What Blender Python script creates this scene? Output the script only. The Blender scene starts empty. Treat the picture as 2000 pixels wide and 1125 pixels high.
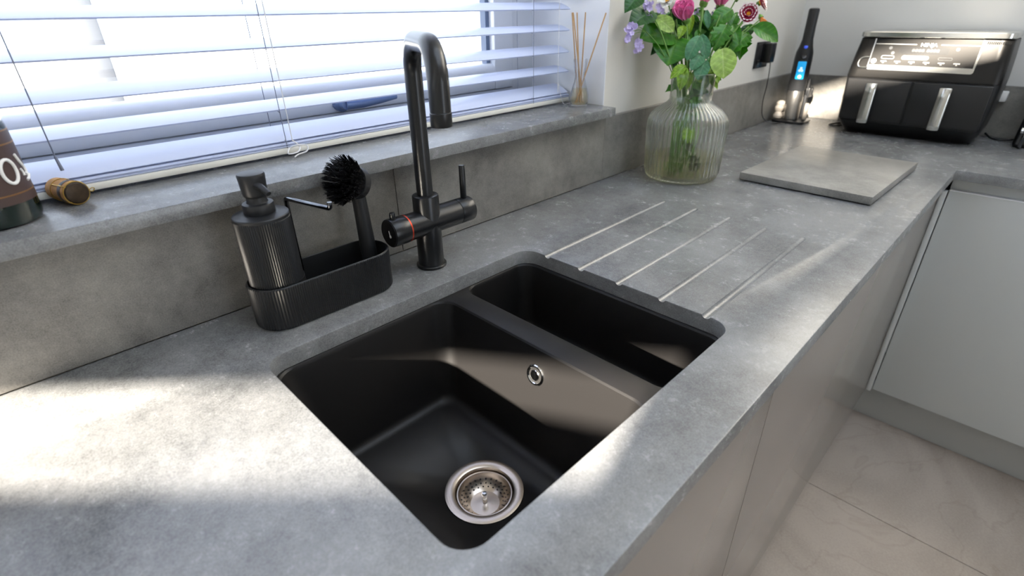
import bpy, bmesh, math, random
from mathutils import Vector, Matrix, Euler
random.seed(7)
PI = math.pi
R = math.radians
H = 0.91                      # height of the worktop surface above the floor
SC = bpy.context.scene
COL = SC.collection

# ------------------------------------------------------------------ camera
F_PX, YAW, PITCH, ROLL = 1017.4, 0.77798, -0.48943, -0.01895
CAM = Vector((-0.1043, -0.7971, H + 0.4026))
fw = Vector((math.sin(YAW) * math.cos(PITCH), math.cos(YAW) * math.cos(PITCH), math.sin(PITCH)))
rt = Vector((math.cos(YAW), -math.sin(YAW), 0))
up = rt.cross(fw)
rt2 = rt * math.cos(ROLL) + up * math.sin(ROLL)
up2 = -rt * math.sin(ROLL) + up * math.cos(ROLL)
cd = bpy.data.cameras.new('camera')
cd.sensor_width = 36.0
cd.lens = F_PX / 2000 * 36
cd.clip_start = 0.02
cd.dof.use_dof = True
cd.dof.focus_distance = 0.88
cd.dof.aperture_fstop = 4.0
cam = bpy.data.objects.new('camera', cd)
COL.objects.link(cam)
m = Matrix.Identity(4)
for i in range(3):
    m[i][0], m[i][1], m[i][2], m[i][3] = rt2[i], up2[i], -fw[i], CAM[i]
cam.matrix_world = m
SC.camera = cam

# ------------------------------------------------------------------ world, sun, exposure
w = bpy.data.worlds.new('sky'); SC.world = w; w.use_nodes = True
bg = w.node_tree.nodes['Background']
bg.inputs['Color'].default_value = (0.80, 0.885, 1.0, 1)
bg.inputs['Strength'].default_value = 4.3
sd = bpy.data.lights.new('sun', 'SUN'); sd.energy = 58; sd.angle = R(1.35); sd.color = (1.0, 0.90, 0.76)
sun = bpy.data.objects.new('sun', sd); COL.objects.link(sun)
sun.location = (-3, -2, 5)
SUN_DIR = Vector((1.0, 0.243, -0.475))
sun.rotation_euler = SUN_DIR.to_track_quat('-Z', 'Y').to_euler()
SC.view_settings.view_transform = 'Standard'
SC.view_settings.look = 'None'
SC.view_settings.gamma = 1.0
SC.view_settings.use_curve_mapping = False
SC.view_settings.exposure = -0.2

# ------------------------------------------------------------------ helpers
def lin(c):
    c = c / 255.0
    return c / 12.92 if c <= 0.04045 else ((c + 0.055) / 1.055) ** 2.4
def rgb(r, g, b):
    return (lin(r), lin(g), lin(b), 1)

MATS = {}
def mat(name, color, rough=0.5, metal=0.0, spec=0.5, coat=0.0, var=0.0, vscale=30.0, bump=0.0, bscale=200.0,
        emit=None, estr=0.0, sheen=0.0, trans=0.0, ior=1.45, alpha=1.0, sss=0.0):
    m = bpy.data.materials.new(name); m.use_nodes = True
    nt = m.node_tree; b = nt.nodes['Principled BSDF']
    b.inputs['Base Color'].default_value = color
    b.inputs['Roughness'].default_value = rough
    b.inputs['Metallic'].default_value = metal
    b.inputs['Specular IOR Level'].default_value = spec
    b.inputs['Coat Weight'].default_value = coat
    b.inputs['Coat Roughness'].default_value = 0.08
    b.inputs['IOR'].default_value = ior
    b.inputs['Transmission Weight'].default_value = trans
    if emit:
        b.inputs['Emission Color'].default_value = emit
        b.inputs['Emission Strength'].default_value = estr
    if var or bump:
        tc = nt.nodes.new('ShaderNodeTexCoord')
        if var:
            n = nt.nodes.new('ShaderNodeTexNoise'); n.inputs['Scale'].default_value = vscale
            n.inputs['Detail'].default_value = 5
            nt.links.new(tc.outputs['Object'], n.inputs['Vector'])
            mx = nt.nodes.new('ShaderNodeMixRGB')
            c = color
            mx.inputs[1].default_value = (c[0] * (1 - var), c[1] * (1 - var), c[2] * (1 - var), 1)
            mx.inputs[2].default_value = (min(1, c[0] * (1 + var)), min(1, c[1] * (1 + var)), min(1, c[2] * (1 + var)), 1)
            nt.links.new(n.outputs['Fac'], mx.inputs[0])
            nt.links.new(mx.outputs[0], b.inputs['Base Color'])
        if bump:
            n2 = nt.nodes.new('ShaderNodeTexNoise'); n2.inputs['Scale'].default_value = bscale
            n2.inputs['Detail'].default_value = 3
            nt.links.new(tc.outputs['Object'], n2.inputs['Vector'])
            bp = nt.nodes.new('ShaderNodeBump'); bp.inputs['Strength'].default_value = bump
            bp.inputs['Distance'].default_value = 0.001
            nt.links.new(n2.outputs['Fac'], bp.inputs['Height'])
            nt.links.new(bp.outputs[0], b.inputs['Normal'])
    MATS[name] = m
    return m

def stone(name, dark, light, rough=0.42, scale=5.0, spec=0.5):
    """grey cement-look surface: soft clouds, streaks and fine speckle, in object coordinates"""
    m = bpy.data.materials.new(name); m.use_nodes = True
    nt = m.node_tree; N = nt.nodes; L = nt.links; b = N['Principled BSDF']
    tc = N.new('ShaderNodeTexCoord')
    def noise(sc, det, rough_, mapscale=None, dist=0.0):
        n = N.new('ShaderNodeTexNoise'); n.inputs['Scale'].default_value = sc
        n.inputs['Detail'].default_value = det; n.inputs['Roughness'].default_value = rough_
        n.inputs['Distortion'].default_value = dist
        if mapscale:
            mp = N.new('ShaderNodeMapping'); mp.inputs['Scale'].default_value = mapscale
            L.new(tc.outputs['Object'], mp.inputs['Vector']); L.new(mp.outputs[0], n.inputs['Vector'])
        else:
            L.new(tc.outputs['Object'], n.inputs['Vector'])
        return n
    def math_(op, a, b_):
        n = N.new('ShaderNodeMath'); n.operation = op
        for k, v in ((0, a), (1, b_)):
            if isinstance(v, (int, float)): n.inputs[k].default_value = v
            else: L.new(v, n.inputs[k])
        return n.outputs[0]
    big = noise(scale, 9, 0.62, dist=0.4)
    mid = noise(scale * 5.5, 14, 0.86, (1.0, 0.8, 1.0))
    fine = noise(560, 3, 0.7)
    s = math_('MULTIPLY', big.outputs['Fac'], 0.38)
    s = math_('ADD', s, math_('MULTIPLY', mid.outputs['Fac'], 0.38))
    s = math_('ADD', s, math_('MULTIPLY', fine.outputs['Fac'], 0.30))
    ramp = N.new('ShaderNodeValToRGB'); e = ramp.color_ramp.elements
    e[0].position = 0.43; e[0].color = dark
    e[1].position = 0.67; e[1].color = light
    md = ramp.color_ramp.elements.new(0.53)
    md.color = tuple(dark[i] * 0.55 + light[i] * 0.45 for i in range(3)) + (1,)
    L.new(s, ramp.inputs[0]); L.new(ramp.outputs[0], b.inputs['Base Color'])
    r = math_('ADD', math_('MULTIPLY', mid.outputs['Fac'], 0.05), rough - 0.025)
    L.new(r, b.inputs['Roughness'])
    b.inputs['Specular IOR Level'].default_value = spec
    bp = N.new('ShaderNodeBump'); bp.inputs['Strength'].default_value = 0.10; bp.inputs['Distance'].default_value = 0.0008
    L.new(math_('ADD', fine.outputs['Fac'], math_('MULTIPLY', mid.outputs['Fac'], 0.6)), bp.inputs['Height'])
    L.new(bp.outputs[0], b.inputs['Normal'])
    MATS[name] = m
    return m

def clear(name, tint=(1, 1, 1, 1), rough=0.0, ior=1.45):
    """thin clear sheet: see-through with Fresnel reflections"""
    m = bpy.data.materials.new(name); m.use_nodes = True
    nt = m.node_tree; N = nt.nodes; L = nt.links
    N.remove(N['Principled BSDF'])
    t = N.new('ShaderNodeBsdfTransparent'); t.inputs[0].default_value = tint
    g = N.new('ShaderNodeBsdfGlossy'); g.inputs['Roughness'].default_value = rough
    lw = N.new('ShaderNodeLayerWeight'); lw.inputs[0].default_value = 0.5
    pw = N.new('ShaderNodeMath'); pw.operation = 'POWER'; pw.inputs[1].default_value = 4.5; L.new(lw.outputs['Facing'], pw.inputs[0])
    f = N.new('ShaderNodeMath'); f.operation = 'MULTIPLY_ADD'; f.inputs[1].default_value = 0.8; f.inputs[2].default_value = ((ior - 1) / (ior + 1)) ** 2
    L.new(pw.outputs[0], f.inputs[0])
    mx = N.new('ShaderNodeMixShader')
    L.new(f.outputs[0], mx.inputs[0]); L.new(t.outputs[0], mx.inputs[1]); L.new(g.outputs[0], mx.inputs[2])
    L.new(mx.outputs[0], N['Material Output'].inputs[0])
    MATS[name] = m
    return m

def glass(name, tint=(1, 1, 1, 1), ior=1.4, clearmix=0.35, rough=0.0):
    """refracting glass, part clear so that light reaches what stands in it"""
    m = bpy.data.materials.new(name); m.use_nodes = True
    nt = m.node_tree; N = nt.nodes; L = nt.links
    N.remove(N['Principled BSDF'])
    t = N.new('ShaderNodeBsdfTransparent'); t.inputs[0].default_value = tint
    g = N.new('ShaderNodeBsdfGlass'); g.inputs['Color'].default_value = tint
    g.inputs['IOR'].default_value = ior; g.inputs['Roughness'].default_value = rough
    mx = N.new('ShaderNodeMixShader'); mx.inputs[0].default_value = clearmix
    L.new(g.outputs[0], mx.inputs[1]); L.new(t.outputs[0], mx.inputs[2])
    L.new(mx.outputs[0], N['Material Output'].inputs[0])
    MATS[name] = m
    return m

def translucent(name, color, amount=0.35, rough=0.4):
    m = bpy.data.materials.new(name); m.use_nodes = True
    nt = m.node_tree; N = nt.nodes; L = nt.links; b = N['Principled BSDF']
    b.inputs['Base Color'].default_value = color; b.inputs['Roughness'].default_value = rough
    t = N.new('ShaderNodeBsdfTranslucent'); t.inputs[0].default_value = color
    mx = N.new('ShaderNodeMixShader'); mx.inputs[0].default_value = amount
    L.new(b.outputs[0], mx.inputs[1]); L.new(t.outputs[0], mx.inputs[2])
    L.new(mx.outputs[0], N['Material Output'].inputs[0])
    MATS[name] = m
    return m

def finish(name, bm, material, parent=None, smooth=True, angle=32, recalc=True):
    if recalc:
        bmesh.ops.recalc_face_normals(bm, faces=bm.faces[:])
    me = bpy.data.meshes.new(name)
    bm.to_mesh(me); bm.free()
    if smooth and len(me.polygons):
        me.polygons.foreach_set('use_smooth', [True] * len(me.polygons))
        me.set_sharp_from_angle(angle=R(angle))
    if material:
        me.materials.append(material if not isinstance(material, str) else MATS[material])
    o = bpy.data.objects.new(name, me); COL.objects.link(o)
    if parent: o.parent = parent
    return o

def linkmesh(name, me, parent=None, loc=(0, 0, 0), rot=(0, 0, 0), scale=(1, 1, 1)):
    o = bpy.data.objects.new(name, me); COL.objects.link(o)
    o.parent = parent; o.location = loc; o.rotation_euler = rot; o.scale = scale
    return o

def tag(o, label=None, cat=None, group=None, kind=None):
    if label: o['label'] = label
    if cat: o['category'] = cat
    if group: o['group'] = group
    if kind: o['kind'] = kind
    return o

def thing(name, label, cat, loc=(0, 0, 0), rotz=0.0, group=None, kind=None):
    o = bpy.data.objects.new(name, None); COL.objects.link(o)
    o.empty_display_size = 0.02
    o.location = loc; o.rotation_euler = (0, 0, rotz)
    return tag(o, label, cat, group, kind)

def box(bm, x0, x1, y0, y1, z0, z1, bev=0.0, seg=2):
    vs = [bm.verts.new(p) for p in ((x0, y0, z0), (x1, y0, z0), (x1, y1, z0), (x0, y1, z0),
                                     (x0, y0, z1), (x1, y0, z1), (x1, y1, z1), (x0, y1, z1))]
    fs = [bm.faces.new([vs[i] for i in f]) for f in ((0, 3, 2, 1), (4, 5, 6, 7), (0, 1, 5, 4), (1, 2, 6, 5), (2, 3, 7, 6), (3, 0, 4, 7))]
    if bev:
        es = set(e for f in fs for e in f.edges)
        bmesh.ops.bevel(bm, geom=list(es), offset=bev, segments=seg, profile=0.5, affect='EDGES')
    return vs

def boxo(name, dims, material, parent=None, bev=0.0, seg=2):
    bm = bmesh.new(); box(bm, *dims, bev=bev, seg=seg)
    return finish(name, bm, material, parent)

def ring_faces(bm, a, b):
    n = len(a)
    for i in range(n):
        j = (i + 1) % n
        try: bm.faces.new((a[i], a[j], b[j], b[i]))
        except ValueError: pass

def loft(bm, rings, cap0=True, cap1=True):
    vr = [[bm.verts.new(p) for p in r] for r in rings]
    for a, b in zip(vr, vr[1:]): ring_faces(bm, a, b)
    if cap0: bm.faces.new(vr[0][::-1])
    if cap1: bm.faces.new(vr[-1])
    return vr

def circ(r, n, z=0.0, cx=0.0, cy=0.0, ph=0.0):
    return [(cx + r * math.cos(ph + 2 * PI * i / n), cy + r * math.sin(ph + 2 * PI * i / n), z) for i in range(n)]

def lathe(bm, prof, n=40, c=(0, 0), cap0=True, cap1=True):
    return loft(bm, [circ(max(r, 1e-5), n, z, c[0], c[1]) for r, z in prof], cap0, cap1)

def xf(bm, verts, M):
    bmesh.ops.transform(bm, matrix=M, verts=verts)

def frame_from(d):
    return Vector(d).normalized().to_track_quat('Z', 'Y').to_matrix().to_4x4()

def cyl(bm, p0, p1, r0, r1=None, n=24, bev=0.0, caps=True):
    """cylinder / cone frustum between two points, optional rounded ends"""
    p0, p1 = Vector(p0), Vector(p1); r1 = r0 if r1 is None else r1
    L = (p1 - p0).length
    if bev: prof = [(r0 - bev, 0), (r0 - bev * 0.3, bev * 0.3), (r0, bev), (r1, L - bev), (r1 - bev * 0.3, L - bev * 0.3), (r1 - bev, L)]
    else: prof = [(r0, 0), (r1, L)]
    vr = lathe(bm, prof, n, cap0=caps, cap1=caps)
    vs = [v for r in vr for v in r]
    xf(bm, vs, Matrix.Translation(p0) @ frame_from(p1 - p0))
    return vs

def tube(bm, pts, r, n=12, caps=True):
    """tube along points; r a number or list"""
    pts = [Vector(p) for p in pts]
    rs = r if isinstance(r, (list, tuple)) else [r] * len(pts)
    tang = []
    for i in range(len(pts)):
        a = pts[max(0, i - 1)]; b = pts[min(len(pts) - 1, i + 1)]
        tang.append((b - a).normalized())
    t0 = tang[0]
    ref = Vector((0, 0, 1)) if abs(t0.z) < 0.9 else Vector((1, 0, 0))
    u = t0.cross(ref).normalized()
    rings = []
    for p, t, rr in zip(pts, tang, rs):
        u = (u - t * u.dot(t)).normalized(); v = t.cross(u)
        rings.append([p + (u * math.cos(2 * PI * i / n) + v * math.sin(2 * PI * i / n)) * rr for i in range(n)])
    return loft(bm, rings, caps, caps)

def bez(p0, p1, p2, p3, n=12):
    p0, p1, p2, p3 = map(Vector, (p0, p1, p2, p3)); out = []
    for i in range(n + 1):
        t = i / n; s = 1 - t
        out.append(p0 * s ** 3 + p1 * 3 * s * s * t + p2 * 3 * s * t * t + p3 * t ** 3)
    return out

def smoothpath(pts, n=8):
    pts = [Vector(p) for p in pts]; out = []
    for i in range(len(pts) - 1):
        p0 = pts[max(0, i - 1)]; p1 = pts[i]; p2 = pts[i + 1]; p3 = pts[min(len(pts) - 1, i + 2)]
        for k in range(n):
            t = k / n
            out.append(0.5 * ((2 * p1) + (p2 - p0) * t + (2 * p0 - 5 * p1 + 4 * p2 - p3) * t * t + (-p0 + 3 * p1 - 3 * p2 + p3) * t ** 3))
    out.append(pts[-1]); return out

def rrect(x0, x1, y0, y1, r, z=0.0, n=6):
    out = []
    for cx, cy, a in ((x1 - r, y1 - r, 0), (x0 + r, y1 - r, PI / 2), (x0 + r, y0 + r, PI), (x1 - r, y0 + r, 3 * PI / 2)):
        for i in range(n + 1):
            t = a + PI / 2 * i / n
            out.append((cx + r * math.cos(t), cy + r * math.sin(t), z))
    return out

def stadium(x0, x1, yc, r, z, n=24, nl=1):
    out = []
    for i in range(n + 1):
        t = -PI / 2 + PI * i / n
        out.append((x1 - r + r * math.cos(t), yc + r * math.sin(t), z))
    for i in range(1, nl): out.append((x1 - r + (x0 + 2 * r - x1) * i / nl, yc + r, z))
    for i in range(n + 1):
        t = PI / 2 + PI * i / n
        out.append((x0 + r + r * math.cos(t), yc + r * math.sin(t), z))
    for i in range(1, nl): out.append((x0 + r + (x1 - 2 * r - x0) * i / nl, yc - r, z))
    return out

def prism(bm, poly, z0, z1, holes=(), bev_top=0.0):
    """prism with holes; poly/holes 2-D loops; the top perimeter may be bevelled"""
    loops = [list(poly)] + [list(h) for h in holes]
    tops = []
    edges = []
    for lp in loops:
        vs = [bm.verts.new((p[0], p[1], z1)) for p in lp]
        tops.append(vs)
        for i in range(len(vs)): edges.append(bm.edges.new((vs[i], vs[(i + 1) % len(vs)])))
    g = bmesh.ops.triangle_fill(bm, use_beauty=True, use_dissolve=False, edges=edges, normal=(0, 0, 1))
    faces = [f for f in g['geom'] if isinstance(f, bmesh.types.BMFace)]
    vmap = {}
    for vs in tops:
        for v in vs: vmap[v] = bm.verts.new((v.co.x, v.co.y, z0))
    for f in faces: bm.faces.new([vmap[v] for v in f.verts][::-1])
    for vs in tops:
        for i in range(len(vs)):
            a, b = vs[i], vs[(i + 1) % len(vs)]
            bm.faces.new((a, b, vmap[b], vmap[a]))
    bmesh.ops.recalc_face_normals(bm, faces=bm.faces[:])
    if bev_top:
        bmesh.ops.bevel(bm, geom=[e for e in edges if e.is_valid], offset=bev_top, segments=2, profile=0.5, affect='EDGES')

def text_mesh(body, size, depth=0.0003, name='lettering'):
    c = bpy.data.curves.new(name, 'FONT'); c.body = body; c.size = size
    c.align_x = 'CENTER'; c.align_y = 'CENTER'; c.extrude = depth
    o = bpy.data.objects.new(name, c); COL.objects.link(o)
    dg = bpy.context.evaluated_depsgraph_get()
    me = bpy.data.meshes.new_from_object(o.evaluated_get(dg))
    bpy.data.objects.remove(o); bpy.data.curves.remove(c)
    return me

def apply_mods(o):
    dg = bpy.context.evaluated_depsgraph_get()
    me = bpy.data.meshes.new_from_object(o.evaluated_get(dg))
    old = o.data; o.modifiers.clear(); o.data = me
    bpy.data.meshes.remove(old)

# ------------------------------------------------------------------ materials
stone('worktop_stone', rgb(86, 87, 88), rgb(148, 149, 150), rough=0.27, scale=4.5, spec=0.68)
stone('splash_stone', rgb(82, 80, 77), rgb(146, 143, 137), rough=0.48, scale=5.5)
stone('board_stone', rgb(102, 101, 98), rgb(166, 164, 159), rough=0.34, scale=6.0)  # paler than the worktop stone, standing in for the reflection on the board top
mat('wall_paint', rgb(206, 203, 196), 0.55, var=0.015, vscale=3)
mat('wall_paint_cool', rgb(214, 213, 210), 0.4, var=0.015, vscale=3)
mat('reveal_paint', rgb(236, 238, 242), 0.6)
mat('ceiling_paint', rgb(240, 240, 238), 0.7)
mat('upvc', rgb(226, 230, 236), 0.28)
mat('upvc_gasket', rgb(96, 112, 140), 0.35)
clear('pane_glass', (0.97, 0.985, 1, 1))
glass('vase_glass', (0.99, 1.0, 0.99, 1), 1.45, 0.25)
translucent('blind_slat', rgb(206, 214, 238), 0.06, 0.35)
mat('blind_rail', rgb(222, 220, 212), 0.4)
mat('cord_white', rgb(225, 225, 228), 0.7)
mat('cord_grey', rgb(112, 118, 136), 0.6)
mat('cabinet_gloss', rgb(136, 129, 123), 0.22, coat=0.35)
mat('cabinet_satin', rgb(192, 195, 194), 0.38)
mat('cabinet_rail', rgb(196, 199, 198), 0.3)
mat('cabinet_carcass', rgb(120, 122, 122), 0.6)
mat('plinth_gloss', rgb(172, 173, 171), 0.28, coat=0.2)
mat('composite_black', rgb(22, 21, 21), 0.44, spec=0.35, bump=0.10, bscale=900)
mat('tap_black', rgb(22, 23, 25), 0.29, spec=0.55)
mat('plastic_black', rgb(30, 31, 33), 0.45)
mat('ribbed_black', rgb(27, 28, 30), 0.42)
mat('inner_black', rgb(12, 12, 13), 0.6)
mat('brush_black', rgb(20, 20, 22), 0.35)
mat('wire_dark_chrome', rgb(105, 107, 112), 0.08, metal=1.0)
mat('chrome', rgb(225, 225, 225), 0.10, metal=1.0)
mat('steel', rgb(196, 184, 172), 0.26, metal=1.0, bump=0.03, bscale=300)
mat('dark_hole', rgb(6, 6, 6), 0.8)
mat('red_copper', rgb(200, 70, 45), 0.3, metal=0.6)
mat('white_print', rgb(232, 230, 226), 0.5)
mat('cork', rgb(196, 150, 98), 0.8, var=0.35, vscale=120, bump=0.5, bscale=150)
mat('cork_cap', rgb(58, 46, 34), 0.4, metal=0.4, var=0.85, vscale=160)
mat('gold_wire', rgb(205, 170, 90), 0.3, metal=1.0)
mat('bottle_green', rgb(8, 26, 18), 0.06, spec=0.6, coat=0.6)
mat('bottle_label', rgb(70, 54, 50), 0.45, var=0.15, vscale=30)
mat('label_gold', rgb(140, 104, 66), 0.35, metal=0.5)
mat('reed', rgb(196, 158, 112), 0.8)
glass('clear_glass', (1, 1, 1, 1), 1.45, 0.2)
glass('diffuser_oil', (0.98, 0.94, 0.80, 1), 1.2, 0.55)
glass('vase_water', (0.95, 0.93, 0.78, 1), 1.22, 0.55)
mat('stem_green', rgb(96, 138, 58), 0.5, var=0.2, vscale=40)
def leafmat(name, col, vein, rough=0.4):
    """leaf blade with paler midrib and side veins, drawn along the blade's own length"""
    m = bpy.data.materials.new(name); m.use_nodes = True
    nt = m.node_tree; N = nt.nodes; L = nt.links; b = N['Principled BSDF']; b.inputs['Roughness'].default_value = rough
    tc = N.new('ShaderNodeTexCoord'); sx = N.new('ShaderNodeSeparateXYZ'); L.new(tc.outputs['Object'], sx.inputs[0])
    def mt(op, a, c=None):
        n = N.new('ShaderNodeMath'); n.operation = op
        for k, v in ((0, a), (1, c)):
            if v is None: continue
            if isinstance(v, (int, float)): n.inputs[k].default_value = v
            else: L.new(v, n.inputs[k])
        return n.outputs[0]
    ay = mt('ABSOLUTE', sx.outputs['Y'])
    side = mt('POWER', mt('ABSOLUTE', mt('SINE', mt('MULTIPLY', mt('SUBTRACT', sx.outputs['X'], mt('MULTIPLY', ay, 0.75)), 22.0))), 0.16)
    rib = mt('MINIMUM', mt('MULTIPLY', ay, 30.0), 1.0)
    f = mt('MULTIPLY', mt('MINIMUM', side, 1.0), rib)
    mx = N.new('ShaderNodeMixRGB'); mx.inputs[1].default_value = vein; mx.inputs[2].default_value = col
    L.new(f, mx.inputs[0])
    nz = N.new('ShaderNodeTexNoise'); nz.inputs['Scale'].default_value = 5; nz.inputs['Detail'].default_value = 4; L.new(tc.outputs['Object'], nz.inputs['Vector'])
    m2 = N.new('ShaderNodeMixRGB'); m2.blend_type = 'MULTIPLY'; m2.inputs[0].default_value = 1
    rr = N.new('ShaderNodeValToRGB'); rr.color_ramp.elements[0].position = 0.3; rr.color_ramp.elements[0].color = (0.62, 0.62, 0.62, 1); rr.color_ramp.elements[1].position = 0.7; rr.color_ramp.elements[1].color = (1.15, 1.15, 1.1, 1)
    L.new(nz.outputs['Fac'], rr.inputs[0]); L.new(mx.outputs[0], m2.inputs[1]); L.new(rr.outputs[0], m2.inputs[2])
    L.new(m2.outputs[0], b.inputs['Base Color'])
    bp = N.new('ShaderNodeBump'); bp.inputs['Strength'].default_value = 0.15; bp.inputs['Distance'].default_value = 0.01
    L.new(f, bp.inputs['Height']); L.new(bp.outputs[0], b.inputs['Normal'])
    t = N.new('ShaderNodeBsdfTranslucent'); L.new(m2.outputs[0], t.inputs[0])
    ms = N.new('ShaderNodeMixShader'); ms.inputs[0].default_value = 0.22
    L.new(b.outputs[0], ms.inputs[1]); L.new(t.outputs[0], ms.inputs[2]); L.new(ms.outputs[0], N['Material Output'].inputs[0])
    MATS[name] = m
leafmat('leaf_mid', rgb(52, 124, 18), rgb(92, 150, 44), 0.36)
leafmat('leaf_dark', rgb(26, 82, 22), rgb(50, 106, 38), 0.36)
leafmat('leaf_blue', rgb(62, 124, 84), rgb(96, 148, 104), 0.45)
leafmat('leaf_pale', rgb(152, 186, 84), rgb(190, 214, 126), 0.45)
leafmat('leaf_lime', rgb(132, 176, 44), rgb(176, 204, 90), 0.4)
leafmat('leaf_wet', rgb(52, 66, 26), rgb(80, 90, 44), 0.35)
mat('rose_pink', rgb(255, 138, 196), 0.5, var=0.12, vscale=40)
mat('mauve', rgb(198, 184, 226), 0.6)
mat('petal_white', rgb(238, 238, 234), 0.6)
mat('petal_orange', rgb(214, 132, 62), 0.6, var=0.3, vscale=60)
mat('flower_yellow', rgb(236, 168, 40), 0.7)
mat('fryer_black', rgb(30, 30, 31), 0.36, bump=0.02, bscale=300)
mat('fryer_panel', rgb(48, 47, 46), 0.36, metal=0.8)
mat('fryer_base', rgb(16, 16, 17), 0.32)
mat('fryer_silver', rgb(206, 206, 202), 0.2, metal=1.0)
mat('print_grey', rgb(196, 196, 190), 0.5)
mat('print_dim', rgb(84, 86, 88), 0.5)
mat('vac_black', rgb(34, 35, 37), 0.32)
mat('vac_silver', rgb(150, 148, 145), 0.26, metal=0.95)
mat('vac_screen', rgb(20, 140, 200), 0.3, emit=rgb(40, 170, 235), estr=0.75)
mat('vac_digit', rgb(225, 245, 255), 0.3, emit=rgb(225, 245, 255), estr=0.8)
mat('vac_button', rgb(40, 70, 190), 0.3, emit=rgb(50, 90, 240), estr=0.4)
mat('nozzle_pale', rgb(150, 144, 136), 0.2, spec=0.6)
mat('socket_black', rgb(58, 58, 60), 0.25, metal=0.6)
mat('cable_black', rgb(18, 18, 19), 0.5)
mat('white_plastic', rgb(236, 236, 234), 0.4)
mat('paving', rgb(214, 212, 206), 0.8, var=0.08, vscale=4)
mat('post_white', rgb(112, 114, 120), 0.7)
mat('grout', rgb(190, 184, 176), 0.8)

def two_tone_petal():
    """crimson petal with a white tip, along the petal's own length"""
    m = bpy.data.materials.new('petal_crimson'); m.use_nodes = True
    nt = m.node_tree; b = nt.nodes['Principled BSDF']; b.inputs['Roughness'].default_value = 0.55
    tc = nt.nodes.new('ShaderNodeTexCoord'); sx = nt.nodes.new('ShaderNodeSeparateXYZ')
    r = nt.nodes.new('ShaderNodeValToRGB'); e = r.color_ramp.elements
    e[0].position = 0.76; e[0].color = rgb(150, 18, 62)
    e[1].position = 0.86; e[1].color = rgb(240, 226, 226)
    mp = nt.nodes.new('ShaderNodeMath'); mp.operation = 'MULTIPLY'; mp.inputs[1].default_value = 1 / 0.022
    nt.links.new(tc.outputs['Object'], sx.inputs[0]); nt.links.new(sx.outputs['X'], mp.inputs[0])
    nt.links.new(mp.outputs[0], r.inputs[0]); nt.links.new(r.outputs[0], b.inputs['Base Color'])
    MATS['petal_crimson'] = m
two_tone_petal()

def floor_stone():
    m = bpy.data.materials.new('floor_stone'); m.use_nodes = True
    nt = m.node_tree; N = nt.nodes; L = nt.links; b = N['Principled BSDF']
    g = N.new('ShaderNodeNewGeometry')
    n1 = N.new('ShaderNodeTexNoise'); n1.inputs['Scale'].default_value = 1.6; n1.inputs['Detail'].default_value = 9; n1.inputs['Distortion'].default_value = 1.2
    n2 = N.new('ShaderNodeTexNoise'); n2.inputs['Scale'].default_value = 170; n2.inputs['Detail'].default_value = 3
    wv = N.new('ShaderNodeTexNoise'); wv.inputs['Scale'].default_value = 2.6; wv.inputs['Detail'].default_value = 5; wv.inputs['Distortion'].default_value = 0.8
    for n in (n1, n2, wv): L.new(g.outputs['Position'], n.inputs['Vector'])
    r1 = N.new('ShaderNodeValToRGB'); e = r1.color_ramp.elements
    e[0].position = 0.36; e[0].color = rgb(140, 128, 118); e[1].position = 0.62; e[1].color = rgb(170, 158, 147)
    a = N.new('ShaderNodeMath'); a.operation = 'MULTIPLY_ADD'; a.inputs[1].default_value = 0.22
    L.new(n2.outputs['Fac'], a.inputs[0]); 
    s = N.new('ShaderNodeMath'); s.operation = 'SUBTRACT'; s.inputs[1].default_value = 0.11
    L.new(n1.outputs['Fac'], s.inputs[0]); L.new(s.outputs[0], a.inputs[2]); L.new(a.outputs[0], r1.inputs[0])
    # thin darker and paler rock veins where the second noise crosses a level
    sub = N.new('ShaderNodeMath'); sub.operation = 'SUBTRACT'; sub.inputs[1].default_value = 0.5
    L.new(wv.outputs['Fac'], sub.inputs[0])
    ab = N.new('ShaderNodeMath'); ab.operation = 'ABSOLUTE'; L.new(sub.outputs[0], ab.inputs[0])
    rv = N.new('ShaderNodeValToRGB'); ev = rv.color_ramp.elements
    ev[0].position = 0.0; ev[0].color = (0.86, 0.84, 0.82, 1); ev[1].position = 0.012; ev[1].color = (1, 1, 1, 1)
    L.new(ab.outputs[0], rv.inputs[0])
    mx = N.new('ShaderNodeMixRGB'); mx.blend_type = 'MULTIPLY'; mx.inputs[0].default_value = 0.7
    L.new(r1.outputs[0], mx.inputs[1]); L.new(rv.outputs[0], mx.inputs[2])
    L.new(mx.outputs[0], b.inputs['Base Color']); b.inputs['Roughness'].default_value = 0.5
    bp = N.new('ShaderNodeBump'); bp.inputs['Strength'].default_value = 0.25; bp.inputs['Distance'].default_value = 0.002
    L.new(n1.outputs['Fac'], bp.inputs['Height']); L.new(bp.outputs[0], b.inputs['Normal'])
    MATS['floor_stone'] = m
floor_stone()

# ------------------------------------------------------------------ the room
WALL_Y = 0.0125            # face of the window wall
WALL_X = 2.303             # face of the end wall
REV_X = 1.030              # right-hand window reveal
XL, YB, ZC = -1.0, -4.2, 3.05
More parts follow.
